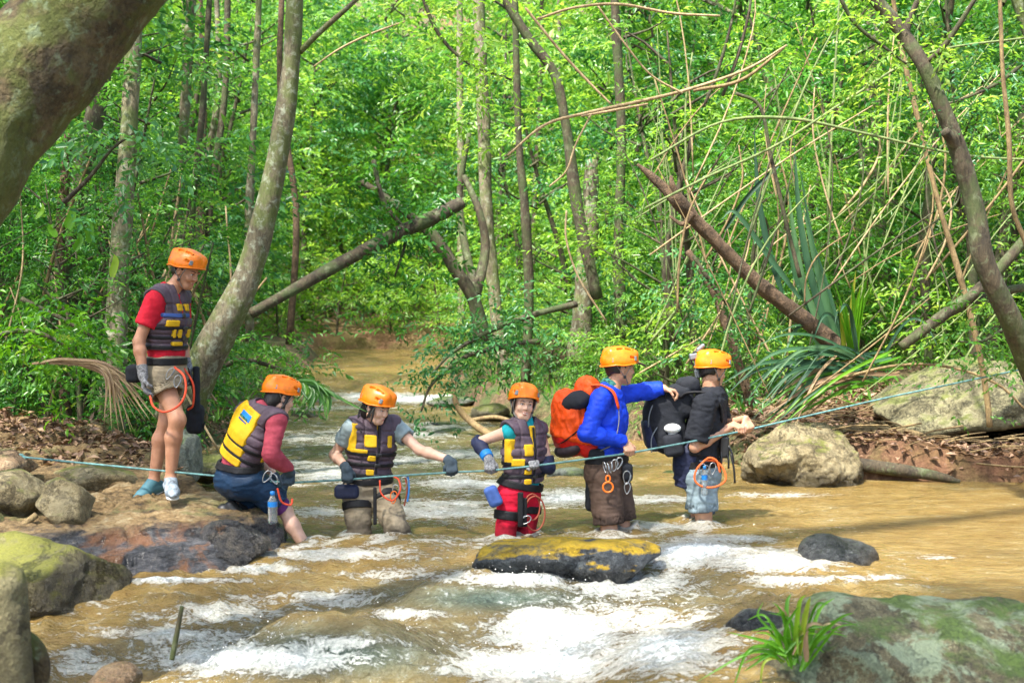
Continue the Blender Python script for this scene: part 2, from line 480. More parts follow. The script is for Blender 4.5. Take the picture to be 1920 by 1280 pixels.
barkmat('bark_grey', (.055, .045, .03), (.17, .15, .105), lichen=(.30, .33, .25), lam=.56, moss=(.09, .12, .025), mam=.50)
barkmat('bark_dark', (.028, .022, .014), (.075, .058, .036), lichen=(.14, .16, .09), lam=.58, moss=(.05, .075, .02), mam=.52)
barkmat('bark_brown', (.055, .035, .022), (.17, .11, .07), bd=.04, sc=14, zs=.8)
barkmat('bark_pale', (.085, .07, .045), (.23, .205, .145), lichen=(.36, .38, .28), lam=.57, moss=(.10, .14, .03), mam=.53)
barkmat('bark_mossy', (.042, .030, .014), (.18, .135, .07), lichen=(.27, .34, .20), lam=.58, moss=(.13, .16, .028), mam=.49, bd=.10, sc=6, zs=.7)
barkmat('cane_dry', (.24, .17, .09), (.44, .34, .21), sc=20, bd=.004)
barkmat('cane_green', (.09, .14, .05), (.20, .26, .10), sc=20, bd=.004)
barkmat('cane_brown', (.12, .08, .04), (.27, .20, .10), sc=20, bd=.004)
rockmat('rock_tan', (.16, .09, .05), (.36, .23, .13), (.52, .38, .24), moss=(.12, .14, .03), mossamt=.62, wet=.02, sc=2.2)
rockmat('rock_mossy', (.07, .055, .035), (.16, .14, .07), (.28, .25, .13), moss=(.19, .19, .03), mossamt=.46, wet=.08, sc=3)
rockmat('rock_wet', (.035, .035, .04), (.10, .10, .11), (.27, .24, .21), moss=(.10, .12, .03), mossamt=.66, patch=(.34, .17, .09), patchamt=.63, wet=.3, wetcol=.55, sc=3.4, wetrough=.18)
rockmat('rock_dark', (.02, .022, .026), (.055, .06, .068), (.13, .14, .15), wet=.5, wetcol=.7, sc=5, wetrough=.15)
rockmat('rock_yellow', (.03, .03, .035), (.08, .09, .10), (.17, .19, .20), moss=(.66, .42, .02), mossamt=.53, wet=.02, wetcol=.5, sc=5, wetrough=.15, mossz=.40)
rockmat('rock_pale', (.07, .06, .035), (.22, .195, .115), (.40, .36, .24), moss=(.17, .19, .04), mossamt=.53, patch=(.30, .27, .17), patchamt=.54, wet=.10, wetcol=.3, sc=5)
rockmat('rock_cream', (.09, .07, .035), (.29, .235, .125), (.48, .42, .27), moss=(.20, .21, .04), mossamt=.58, patch=(.36, .30, .17), patchamt=.54, wet=.08, wetcol=.35, sc=5)
rockmat('rock_front', (.045, .038, .022), (.15, .13, .07), (.28, .26, .15), moss=(.09, .15, .025), mossamt=.54, patch=(.30, .38, .25), patchamt=.50, wet=-.3, sc=6)
rockmat('rock_grey', (.07, .085, .075), (.17, .19, .16), (.30, .32, .26), moss=(.13, .18, .06), mossamt=.55, wet=.03, wetcol=.4, sc=4)
rockmat('rock_bank', (.08, .07, .035), (.22, .20, .11), (.36, .34, .21), moss=(.16, .18, .045), mossamt=.53, wet=-.3, sc=4)

def ground_material():
    m, nt, b, o = nodes('forest_floor')
    g = N(nt, 'NewGeometry'); pos = g.outputs['Position']
    n = noise_tex(nt, 1.1, 8, .68, pos); n2 = noise_tex(nt, 22, 6, .75, pos)
    lit = ramp(nt, n2.outputs[0], [(.3, (.035, .022, .012)), (.5, (.13, .075, .04)), (.66, (.28, .19, .11))]).outputs[0]
    soil = ramp(nt, n2.outputs[0], [(.3, (.11, .045, .02)), (.7, (.27, .12, .06))]).outputs[0]
    green = ramp(nt, n2.outputs[0], [(.3, (.015, .04, .008)), (.7, (.07, .16, .02))]).outputs[0]
    k = ramp(nt, n.outputs[0], [(.46, (0, 0, 0)), (.56, (1, 1, 1))]).outputs[0]
    a = N(nt, 'Attribute'); a.attribute_name = 'soil'
    c = mixc(nt, mathn(nt, 'MULTIPLY', k, .8), lit, green)
    c = mixc(nt, a.outputs['Fac'], c, soil)
    nt.links.new(c, b.inputs['Base Color']); b.inputs['Roughness'].default_value = .9
    bump(nt, b, n2.outputs[0], 1, .05)
ground_material()

# ------------------------------------------------------------------ the lie of the land
LY = [4, 8, 9, 10, 11.5, 13, 15.3, 18, 20, 25, 32, 40]; LX = [-3.4, -3.3, -3.0, -2.75, -2.6, -2.8, -3.2, -3.3, -3.45, -3.7, -4.2, -6]
RY = [4, 9, 12.3, 12.75, 13.1, 14, 15.5, 17, 19, 22, 26, 32, 40]; RX = [5.6, 5.6, 5.3, 4.4, 2.4, 2.1, 1.75, .95, .0, -.95, -1.4, -1.7, .5]
def water_level(X, Y):
    """how high the stream stands: a pool upstream, a small cascade, the riffles, the drop in front"""
    z = .02 * sstep(11, 22, Y)
    n = .25 * vnoise(np.stack([X * 1.2, Y * 0 + 3, X * 0], -1), 5)
    z = z + .34 * sstep(21.6, 24.6, Y + n * 2)
    drop = sstep(9.3, 7.4, Y) * (1 - sstep(.9, 2.4, X + .5 * (9 - Y)))
    return z - .30 * drop

def ground_z(X, Y):
    L = np.interp(Y, LY, LX); Rr = np.interp(Y, RY, RX)
    wob = .25 * vnoise(np.stack([X * .8, Y * .8, X * 0], -1), 3)
    d = np.maximum(np.maximum(L - X, X - Rr), Y - 36.5) + wob * .6
    wl = water_level(np.clip(X, -4, 6), np.minimum(Y, 30))
    z = wl - .75 + 1.05 * sstep(-.55, .55, d) + .10 * np.clip(d, 0, 8) + .34 * np.clip(d - 9, 0, None)
    z = z + sstep(.3, 2, d) * (.16 * fbm(np.stack([X * .6, Y * .6, X * 0], -1), 4, 8) + .04 * fbm(np.stack([X * 4, Y * 4, X * 0], -1), 3, 9))
    z = z - .50 * np.exp(-((X - 4.8) / 1.2) ** 2 - ((Y - 14.2) / .9) ** 2) * sstep(12.6, 13.2, Y)
    z = z - .12 * sstep(3.5, 4.2, X) * sstep(13.9, 12.9, Y) * sstep(12, 12.6, Y)
    return z
def gz(x, y):
    return float(ground_z(np.array([float(x)]), np.array([float(y)]))[0])

def build_ground():
    u = np.linspace(-1, 1, 300); xs = np.sign(u) * (np.abs(u) ** 2.1) * 95 + u * 9
    w = np.linspace(0, 1, 380); ys = 2.0 + w * 26 + w ** 3.2 * 110
    X, Y = np.meshgrid(xs, ys, indexing='ij'); Z = ground_z(X, Y)
    V = np.stack([X, Y, Z], -1).reshape(-1, 3); nx, ny = X.shape
    i = np.arange(nx - 1)[:, None] * ny; j = np.arange(ny - 1)[None]
    F = np.stack([i + j, i + ny + j, i + ny + j + 1, i + j + 1], -1).reshape(-1, 4)
    Xr, Yr = X.ravel(), Y.ravel()
    soil = sstep(2.6, 3.4, Xr) * sstep(12.3, 12.9, Yr) * sstep(18, 15.6, Yr) * .8
    soil = soil * (.55 + .45 * sstep(-.2, .3, fbm(np.stack([Xr, Yr, Yr * 0], -1) * 1.3, 3, 2)))
    soil = np.maximum(soil, .5 * sstep(.3, -.6, np.maximum(np.interp(Yr, LY, LX) - Xr, Xr - np.interp(Yr, RY, RX))))
    o = mesh_np('ground', V, F, MATS['forest_floor'], attrs={'soil': soil}); tag(o, kind='structure')
build_ground()

# ------------------------------------------------------------------ the stream
FOAM = [  # photograph position, size and amount of the white water
    (1060, 1195, 120, 60, .95), (1150, 1160, 190, 60, .45), (1310, 1035, 105, 20, 1.15), (1280, 1050, 60, 18, .8), (1430, 1050, 130, 24, .8),
    (1000, 1245, 150, 35, .95), (1260, 1215, 130, 60, .7), (1180, 1100, 160, 28, .6), (980, 1085, 110, 14, .95), (860, 1080, 80, 14, .55),
    (470, 1235, 210, 26, .85), (640, 1205, 110, 16, .6), (760, 1150, 80, 12, .7), (330, 1190, 160, 16, .5), (420, 1150, 160, 22, .45), (600, 1120, 190, 18, .45), (760, 1075, 120, 16, .5),
    (150, 1235, 80, 40, .55), (320, 1088, 170, 5, .9), (480, 1066, 90, 8, .8), (1480, 1085, 110, 8, .7), (1620, 1082, 70, 6, .6),
    (820, 955, 150, 26, .60), (1060, 935, 140, 16, .6), (880, 905, 110, 14, .6), (620, 890, 90, 20, .6), (600, 960, 60, 14, .6), (640, 1040, 200, 14, .55), (880, 850, 120, 10, .5), (700, 815, 160, 10, .5), (560, 820, 60, 12, .5), (1380, 1010, 110, 8, .55), (1760, 1045, 50, 5, .5), (1130, 1000, 120, 8, .4), (1260, 985, 120, 12, .5), (1230, 935, 90, 10, .6), (1470, 928, 110, 5, .45),
    (760, 748, 95, 7, 1.3), (700, 742, 80, 8, .9), (860, 745, 60, 6, 1.0), (640, 765, 120, 8, .35), (640, 820, 200, 24, .35), (820, 800, 100, 10, .4), (540, 870, 100, 16, .35), (760, 860, 130, 14, .4), (900, 1010, 200, 8, .35)]
LEGS = [(-1.33, 9.68, .07), (-1.10, 9.88, .09), (-.80, 9.80, .09), (-.05, 9.80, .09), (.11, 9.92, .08), (.68, 9.98, .08), (.80, 10.16, .08), (1.42, 10.36, .08), (1.36, 10.55, .07)]
HUMPS = [  # px, py (crest), depth, height, width, length towards the viewer
    (620, 1185, 7.25, .27, .62, .40), (930, 1108, 8.15, .23, .80, .45), (300, 1120, 8.2, .05, .5, .3), (1140, 1160, 7.5, .10, .5, .3),
    (820, 1030, 9.3, .05, .6, .25), (1350, 1060, 8.9, .05, .5, .3), (700, 1010, 9.6, .05, .35, .2)]
def water_z(X, Y):
    z = water_level(X, Y)
    for (px, py, yc, h, w, l) in HUMPS:
        c = P(px, py, yc); dx = (X - c.x) / w; dy = (Y - yc) / l
        dy = np.where(dy < 0, dy * .8, dy * 1.25) + .35 * dx * dx * np.sign(.5)
        z = z + h * np.exp(-dx * dx - dy * dy)
    q = np.stack([X, Y, X * 0], -1)
    rough = np.clip(1 - sstep(1.6, 3.2, X) * sstep(30, 12, Y), .12, 1) * (1 - .75 * sstep(24, 26, Y))
    front = .55 + .75 * sstep(9.6, 8.2, Y)
    w1 = fbm(q * np.array([1.1, 2.3, 1]) + 4, 3, 21)
    w2 = fbm(q * np.array([3.2, 5.5, 1]), 3, 22); w2 = 1 - 2.2 * np.abs(w2)
    w4 = 1 - 2.2 * np.abs(fbm(q * np.array([5.5, 8, 1]) + 1.5 * w1[..., None], 3, 27))
    w3 = fbm(q * np.array([9, 13, 1]), 3, 23)
    z = z + rough * (.050 * w1 * front + .030 * w2 * front + .020 * w4 * front + .016 * w3 * (front + .2))
    z = z + .004 * fbm(q * np.array([4, 15, 1]), 3, 24)
    return z

def build_water():
    xs = np.linspace(-6.2, 6.4, 520)
    w = np.linspace(0, 1, 640); ys = 5.0 + w * 11 + w ** 2.6 * 22
    X, Y = np.meshgrid(xs, ys, indexing='ij'); Z = water_z(X, Y)
    px, py = PX(X, Y, Z)
    f = np.zeros_like(X)
    for (a, b, ra, rb, s) in FOAM:
        f = np.maximum(f, s * np.exp(-((px - a) / ra) ** 2 - ((py - b) / rb) ** 2))
    for (lx, ly, lr) in LEGS:                # water piles up against legs and rocks and trails away in foam
        dx = X - lx; dy = Y - ly; r = np.hypot(dx, dy)
        f = np.maximum(f, (.62 if lr < .15 else .50) * np.exp(-((r - lr) / .035) ** 2)); f = np.maximum(f, (.50 if lr < .15 else .0) * np.exp(-((dx + .25 * np.maximum(0, -dy)) / (lr * 1.1)) ** 2) * np.exp(-((dy + lr + .22) / .30) ** 2))
        Z = Z + (.020 if lr < .15 else 0) * np.exp(-((r - lr) / .05) ** 2) - .012 * np.exp(-((r - lr - .10) / .06) ** 2)
    slope = np.gradient(Z, axis=1); f = f + .11 * np.clip(fbm(np.stack([X * 2.0, Y * 5, X * 0], -1), 4, 31) + .12, 0, 1) * (1 - sstep(1.6, 3.2, X)) * 3
    V = np.stack([X, Y, Z], -1).reshape(-1, 3); nx, ny = X.shape
    i = np.arange(nx - 1)[:, None] * ny; j = np.arange(ny - 1)[None]
    F = np.stack([i + j, i + ny + j, i + ny + j + 1, i + j + 1], -1).reshape(-1, 4)
    lift = np.clip(f.ravel() - .4, 0, 1) * (.050 * fbm(V * np.array([7, 10, 0]), 4, 40) + .045 * (1 - 2.2 * np.abs(fbm(V * np.array([11, 15, 0]), 3, 41))))
    V[:, 2] += lift
    # silt: how thick and ochre the water is, low over the humps and riffles where it runs thin and grey-green
    s = np.ones_like(X)
    for (a, b, ra, rb, t) in [(620, 1225, 290, 62, 1.0), (940, 1122, 280, 34, 1.0), (1150, 1090, 240, 30, .6), (700, 850, 330, 85, .62), (1000, 930, 260, 40, .4), (900, 1180, 300, 60, .45), (1250, 1120, 180, 40, .5), (300, 1215, 200, 30, .35)]:
        s = np.minimum(s, 1 - t * np.exp(-((px - a) / ra) ** 2 - ((py - b) / rb) ** 2))
    m, nt, b, o = nodes('silty_water')
    g = N(nt, 'NewGeometry'); pos = g.outputs['Position']
    af = N(nt, 'Attribute'); af.attribute_name = 'foam'; as_ = N(nt, 'Attribute'); as_.attribute_name = 'silt'
    mp = N(nt, 'Mapping'); mp.inputs['Scale'].default_value = (1, 2.2, 1); mp.inputs['Rotation'].default_value = (0, 0, .25); nt.links.new(pos, mp.inputs[0])
    n1 = noise_tex(nt, 2.6, 8, .72, mp.outputs[0], 1.2); n2 = noise_tex(nt, 13, 6, .7, mp.outputs[0], .8); n3 = noise_tex(nt, 48, 4, .7, pos, .3)
    nn = mathn(nt, 'ADD', mathn(nt, 'MULTIPLY', n1.outputs[0], .40), mathn(nt, 'ADD', mathn(nt, 'MULTIPLY', n2.outputs[0], .38), mathn(nt, 'MULTIPLY', n3.outputs[0], .22)))
    k = mathn(nt, 'MULTIPLY_ADD', af.outputs['Fac'], .335, nn)
    fm = ramp(nt, k, [(.585, (0, 0, 0)), (.63, (.38, .38, .38)), (.70, (.55, .55, .55)), (.78, (1, 1, 1))]).outputs[0]
    ochre = ramp(nt, n1.outputs[0], [(.3, (.145, .085, .022)), (.52, (.215, .145, .045)), (.72, (.27, .215, .10))]).outputs[0]
    thin = ramp(nt, nn, [(.38, (.018, .032, .026)), (.50, (.05, .072, .054)), (.64, (.20, .25, .21))]).outputs[0]
    c = mixc(nt, as_.outputs['Fac'], thin, ochre)
    c = mixc(nt, fm, c, mixc(nt, ramp(nt, n3.outputs[0], [(.35, (0, 0, 0)), (.6, (1, 1, 1))]).outputs[0], (.42, .47, .45), (.80, .80, .77)))
    nt.links.new(c, b.inputs['Base Color'])
    mr = N(nt, 'MapRange'); nt.links.new(fm, mr.inputs[0]); mr.inputs[3].default_value = .09; mr.inputs[4].default_value = .65; nt.links.new(mr.outputs[0], b.inputs['Roughness'])
    b.inputs['IOR'].default_value = 1.38
    mp2 = N(nt, 'Mapping'); mp2.inputs['Scale'].default_value = (1, 1.9, 1); nt.links.new(pos, mp2.inputs[0])
    w1 = noise_tex(nt, 9, 6, .62, mp2.outputs[0], .4); w2 = noise_tex(nt, 30, 4, .6, mp2.outputs[0], .2)
    h = mathn(nt, 'MULTIPLY_ADD', w2.outputs[0], .35, w1.outputs[0]); h = mathn(nt, 'MULTIPLY_ADD', fm, .3, h)
    bump(nt, b, h, 1, .05)
    o = mesh_np('stream_water', V, F, m, attrs={'foam': f.ravel(), 'silt': s.ravel()}); tag(o, kind='structure')
build_water()

# ------------------------------------------------------------------ rocks
def ico(sub):
    bm_v, bm_f = [], []
    import bmesh
    bm = bmesh.new(); bmesh.ops.create_icosphere(bm, subdivisions=sub, radius=1)
    V = np.array([v.co[:] for v in bm.verts]); F = np.array([[v.index for v in f.verts] for f in bm.faces]); bm.free(); return V, F
ICO = {}
def rock(name, c, size, seed, mat, label=None, cat='rock', sub=5, planes=26, rot=(0, 0, 0), rough=.05, strata=0, bite=None, group=None, dmin=.72, extra=None):
    if sub not in ICO: ICO[sub] = ico(sub)
    V, F = ICO[sub]; rg = np.random.RandomState(seed)
    nrm = rg.normal(size=(planes, 3)); nrm /= np.linalg.norm(nrm, axis=1)[:, None]; dist = rg.uniform(dmin, 1.0, planes)
    if extra: nrm = np.vstack([nrm, unit(extra[0])]); dist = np.append(dist, extra[1])
    dots = V @ nrm.T; r = dist[None] / np.maximum(dots, 1e-3); r = np.where(dots > .05, r, 9)
    r = -np.log(np.exp(-r * 16).sum(1)) / 16; r = np.clip(r, .2, 1.15)
    W = V * r[:, None]
    W = W * (1 + .10 * fbm(W * 1.6 + seed, 4, seed)[:, None])
    if strata: W[:, 2] += strata * np.sin(W[:, 2] * 15 + 2.5 * fbm(W * 1.5, 3, seed + 3))
    if bite is not None:                     # hollow on the viewer's side, underneath
        bc, br, bd_ = bite; d = np.linalg.norm((W - np.array(bc)) / np.array(br), axis=1); W = W + np.array([0, bd_, 0]) * (sstep(1, .45, d))[:, None]
    W = W * np.array(size); M = np.array(Matrix.Rotation(rot[2], 3, 'Z') @ Matrix.Rotation(rot[1], 3, 'Y') @ Matrix.Rotation(rot[0], 3, 'X')); W = W @ M.T
    n = W / (np.linalg.norm(W, axis=1)[:, None] + 1e-9); s = float(np.mean(size))
    W = W + n * (rough * (fbm(W * 3.2 / max(s, .3) ** .5 + seed, 6, seed + 7, .6) + .35 * (1 - 2.2 * np.abs(fbm(W * 5, 4, seed + 9))))) [:, None] * min(1, s * 1.6)
    o = mesh_np(name, W, F, MATS[mat]); o.location = c
    if label: tag(o, label, cat, group)
    return o

def rock_px(name, x0, x1, ytop, ybot, Y, thick, seed, mat, label, **kw):
    """a rock whose outline spans these photograph pixels at depth Y"""
    a = P(x0, ytop, Y); b = P(x1, ybot, Y)
    c = ((a.x + b.x) / 2, Y, (a.z + b.z) / 2)
    return rock(name, c, (abs(b.x - a.x) / 2 * 1.07, thick, abs(a.z - b.z) / 2 * 1.07), seed, mat, label, **kw)

# left bank shelf
def shelf():
    """layered slab: tan on top, falling in steps to a dark wet face at the water"""
    poly = np.array([(-4.6, 8.2), (-3.3, 8.30), (-2.75, 8.36), (-2.3, 8.48), (-1.95, 8.62), (-1.56, 8.90), (-1.42, 9.30), (-1.38, 9.72), (-1.5, 10.05), (-1.9, 10.3), (-2.25, 10.7), (-2.6, 11.3), (-3.2, 11.9), (-4.8, 12.3)])
    xs = np.linspace(-4.8, -1.0, 380); ys = np.linspace(8.1, 12.4, 400); X, Y = np.meshgrid(xs, ys, indexing='ij')
    q = np.stack([X, Y, X * 0], -1); wx = X + .10 * fbm(q * 2.2, 4, 61); wy = Y + .10 * fbm(q * 2.2, 4, 62)
    d = np.full(X.shape, 9.0); ins = np.zeros(X.shape, bool); n = len(poly)
    for i in range(n):
        a, b = poly[i], poly[(i + 1) % n]; e = b - a; t = np.clip(((wx - a[0]) * e[0] + (wy - a[1]) * e[1]) / (e @ e), 0, 1)
        d = np.minimum(d, np.hypot(wx - a[0] - e[0] * t, wy - a[1] - e[1] * t))
        c = ((a[1] > wy) != (b[1] > wy)) & (wx < (b[0] - a[0]) * (wy - a[1]) / (b[1] - a[1] + 1e-9) + a[0]); ins ^= c
    d = np.where(ins, d, -d)
    top = .205 + (Y - 9.5) * .165 - (X + 2.4) * .055 - .06 * sstep(-1.6, -1.2, X)
    top = top + .05 * fbm(q * 1.4, 4, 63) + .030 * (1 - 2 * np.abs(fbm(q * 3.5, 4, 64))) + .012 * fbm(q * 14, 3, 65)
    e = np.clip(d, -.3, .6); prof = 1 - np.clip(1 - e / .40, 0, 1) ** 2.1
    z = -.45 + (top + .45) * np.where(e > 0, prof, 0) + np.minimum(e, 0) * 1.2
    st = .125; ph = z / st + .8 * fbm(q * 1.6, 3, 66); fl = np.floor(ph); fr = ph - fl; z2 = (fl + sstep(.36, .64, fr) - .8 * fbm(q * 1.6, 3, 66)) * st
    z = z * .35 + z2 * .65
    V = np.stack([X, Y, z], -1).reshape(-1, 3); nx, ny = X.shape; i = np.arange(nx - 1)[:, None] * ny; j = np.arange(ny - 1)[None]
    F = np.stack([i + j, i + ny + j, i + ny + j + 1, i + j + 1], -1).reshape(-1, 4); nn = vnormals(V, F)
    V = V + nn * (.036 * fbm(V * 8, 6, 67, .65) + .026 * (1 - 2.4 * np.abs(fbm(V * np.array([3, 4, 9]), 4, 68))))[:, None]
    keep = (V[F].max(1)[:, 2] > -.6); o = mesh_np('rock_shelf', V, F[keep], MATS['rock_shelf']); o.location = (0, 0, 0)
    tag(o, 'broad tan rock shelf with a dark wet face under the standing man', 'rock'); return V
def shelf_material():
    m, nt, b, o = nodes('rock_shelf')
    g = N(nt, 'NewGeometry'); pos = g.outputs['Position']; sp = N(nt, 'SeparateXYZ'); nt.links.new(pos, sp.inputs[0])
    mp = N(nt, 'Mapping'); mp.inputs['Scale'].default_value = (1, 1, 3.2); nt.links.new(pos, mp.inputs[0])
    n = noise_tex(nt, 2.6, 9, .7, mp.outputs[0], .6); n2 = noise_tex(nt, 17, 8, .72, mp.outputs[0], .3)
    f = mathn(nt, 'MULTIPLY_ADD', n2.outputs[0], .45, mathn(nt, 'MULTIPLY', n.outputs[0], .55))
    tan_ = ramp(nt, f, [(.38, (.025, .018, .010)), (.45, (.15, .095, .038)), (.53, (.31, .205, .09)), (.63, (.46, .37, .22))]).outputs[0]
    wet = ramp(nt, f, [(.36, (.018, .016, .017)), (.48, (.055, .058, .066)), (.56, (.12, .12, .13)), (.66, (.32, .27, .23))]).outputs[0]
    nr = noise_tex(nt, 3.1, 5, .6, pos, .5); rust = ramp(nt, nr.outputs[0], [(.54, (0, 0, 0)), (.62, (1, 1, 1))]).outputs[0]; wet = mixc(nt, mathn(nt, 'MULTIPLY', rust, .75), wet, (.24, .11, .05))
    mo = noise_tex(nt, 2.3, 6, .65, pos, .3); mk = ramp(nt, mo.outputs[0], [(.56, (0, 0, 0)), (.64, (1, 1, 1))]).outputs[0]; tan2 = mixc(nt, mathn(nt, 'MULTIPLY', mk, .7), tan_, (.17, .17, .06))
    h = mathn(nt, 'MULTIPLY_ADD', n.outputs[0], .30, mathn(nt, 'SUBTRACT', sp.outputs[2], .15)); wk = ramp(nt, h, [(.16, (1, 1, 1)), (.22, (0, 0, 0))]).outputs[0]
    nt.links.new(mixc(nt, wk, tan2, wet), b.inputs['Base Color'])
    mr = N(nt, 'MapRange'); nt.links.new(wk, mr.inputs[0]); mr.inputs[3].default_value = .75; mr.inputs[4].default_value = .22; nt.links.new(mr.outputs[0], b.inputs['Roughness'])
    n3 = noise_tex(nt, 60, 5, .7, pos); bump(nt, b, mathn(nt, 'MULTIPLY_ADD', n3.outputs[0], .25, f), 1, .09)
shelf_material(); SHELF = shelf()
rock_px('rock', 385, 495, 985, 1062, 9.1, .22, 139, 'rock_wet', 'knobbly dark wet rock at the tip of the ledge', sub=6, planes=18, rough=.10, rot=(0, .2, 0))
rock('rock', (-2.92, 8.42, -.08), (.60, .42, .30), 31, 'rock_mossy', 'rounded rock coated in yellow green moss at the left water edge', sub=6, rot=(0, .08, 0), rough=.05)
rock('rock', (-2.95, 8.26, -.42), (.66, .34, .26), 8, 'rock_wet', 'dark brown undercut rock below the yellow green mossy one', sub=5, rot=(0, .04, .05), rough=.12)
rock_px('rock', 76, 184, 900, 984, 9.25, .2, 17, 'rock_cream', 'small cream wedge shaped stone sitting on the mossy rock', sub=5, planes=12, rough=.03, dmin=.6)
rock_px('rock', -60, 118, 880, 985, 9.45, .3, 23, 'rock_cream', 'grey cream slanting stone left of the small wedge shaped stone', sub=5, planes=14, rot=(0, -.12, 0), rough=.04, dmin=.6)
rock_px('rock', -40, 62, 846, 900, 9.9, .25, 29, 'rock_tan', 'pale tan stone the rope is tied to at the far left', sub=5, planes=14, rough=.03)
rock_px('rock', 85, 250, 872, 945, 10.25, .25, 33, 'rock_cream', 'flat grey brown slab behind the small wedge shaped stone', sub=5, planes=20, rough=.05, rot=(0, .1, 0))
rock_px('rock', 165, 262, 1240, 1330, 6.75, .12, 37, 'rock_tan', 'small brown rock poking out of the white water at the bottom left', sub=4, planes=14, rough=.04)
# rocks in the stream
rock_px('rock', 893, 1195, 994, 1098, 8.75, .36, 41, 'rock_yellow', 'flat dark rock with bright yellow moss on top in mid stream', sub=6, planes=16, rough=.09, dmin=.8, extra=((0, .12, 1), .56))
rock_px('rock', 1485, 1652, 1006, 1110, 8.95, .28, 43, 'rock_dark', 'dark wet dome shaped rock in the stream right of the white water', sub=5, rot=(0, .2, 0), rough=.05)
rock_px('rock', 1345, 1480, 1135, 1255, 7.05, .2, 47, 'rock_dark', 'small dark wet rock half hidden behind the grass clump', sub=5, rot=(0, .1, 0), rough=.04)
rock('rock', tuple(P(1885, 1372, 6.25)), (.96, .78, .62), 53, 'rock_front', 'big lichen covered boulder in the bottom right corner beside the grass', sub=6, rot=(0, .20, .1), rough=.07)
rock_px('rock', 1375, 1605, 800, 935, 12.9, .5, 59, 'rock_cream', 'pale cream yellow boulder at the water behind the man in black', sub=6, rough=.10, planes=30)
rock_px('rock', 1205, 1330, 886, 945, 13.4, .3, 61, 'rock_grey', 'grey green rock between the blue shirted man and the man in black', sub=5, rough=.05)
rock_px('rock', 1020, 1130, 885, 940, 13.2, .3, 67, 'rock_grey', 'low grey green rock under the orange backpack', sub=5, rough=.06)
rock_px('rock', 790, 900, 800, 850, 17.5, .4, 71, 'rock_grey', 'mossy rock in the riffles behind the grey shirted hiker', sub=4, rough=.06)
rock_px('rock', 800, 870, 792, 822, 18.5, .3, 73, 'rock_dark', 'small bluish dark rock in the riffles below the leafy branch', sub=4, rough=.05)
rock_px('rock', 868, 935, 840, 872, 15.5, .25, 75, 'rock_grey', 'low grey rock in the riffles left of the smiling woman', sub=4, rough=.05)
rock_px('rock', 310, 375, 800, 905, 11.8, .3, 79, 'rock_grey', 'upright dark mossy rock at the water behind the standing man', sub=5, rough=.06)
rock_px('rock', 345, 440, 850, 905, 12.4, .3, 81, 'rock_pale', 'low pale rock in the water between the standing man and the yellow vest', sub=4, rough=.05)
for i, (x0, x1, y0, y1, Y) in enumerate([(560, 640, 742, 765, 22.5), (690, 760, 735, 752, 23.8), (800, 890, 740, 770, 21.5), (880, 960, 755, 790, 19.2), (950, 1040, 800, 840, 16.9), (540, 600, 770, 800, 20)]):
    rock_px('rock', x0, x1, y0, y1, Y, .35, 90 + i, 'rock_pale' if i % 2 else 'rock_grey',
            ['pale rock at the left end of the small cascade', 'light rock splitting the small cascade upstream', 'pale flat rock at the right end of the cascade', 'rock under the leafy branch on the far right shore', 'tan shore rock behind the smiling woman', 'low rock on the left shore below the cascade'][i], sub=4, rough=.05)
rock_px('rock', 1650, 2010, 672, 850, 14.6, 1.0, 101, 'rock_bank', 'huge mossy green grey boulder with a hollow underneath on the right bank', sub=6, rough=.08, planes=30,
        bite=((0, -.7, -.8), (.85, 1.1, .62), 1.3))
rock_px('rock', 1590, 1700, 838, 880, 13.3, .3, 103, 'rock_dark', 'flat slate grey stone on the leaf litter of the right bank', sub=4, rough=.03)
rock_px('rock', 1895, 2060, 690, 800, 14.0, .7, 107, 'rock_bank', 'mossy rock at the right edge beside the huge boulder', sub=5, rough=.06)
# ------------------------------------------------------------------ foliage
def leaves_np(rg, C, D, Nn, L, W, fold=.25, droop=.15):
    """leaf blades: base points C, directions D, normals Nn, lengths L, widths W -> V,F (two triangles folded on the midrib)"""
    D = D / (np.linalg.norm(D, axis=1)[:, None] + 1e-9); S = np.cross(D, Nn); S /= np.linalg.norm(S, axis=1)[:, None] + 1e-9
    U = np.cross(S, D); n = len(C)
    L = np.broadcast_to(L, (n,))[:, None]; W = np.broadcast_to(W, (n,))[:, None]
    tip = C + D * L - U * L * droop; mid = C + D * L * .45
    V = np.stack([C, mid + S * W * .5 + U * W * fold, tip, mid - S * W * .5 + U * W * fold], 1).reshape(-1, 3)
    b = np.arange(n)[:, None] * 4
    F = np.concatenate([b + np.array([[0, 1, 2]]), b + np.array([[0, 2, 3]])])
    return V, F

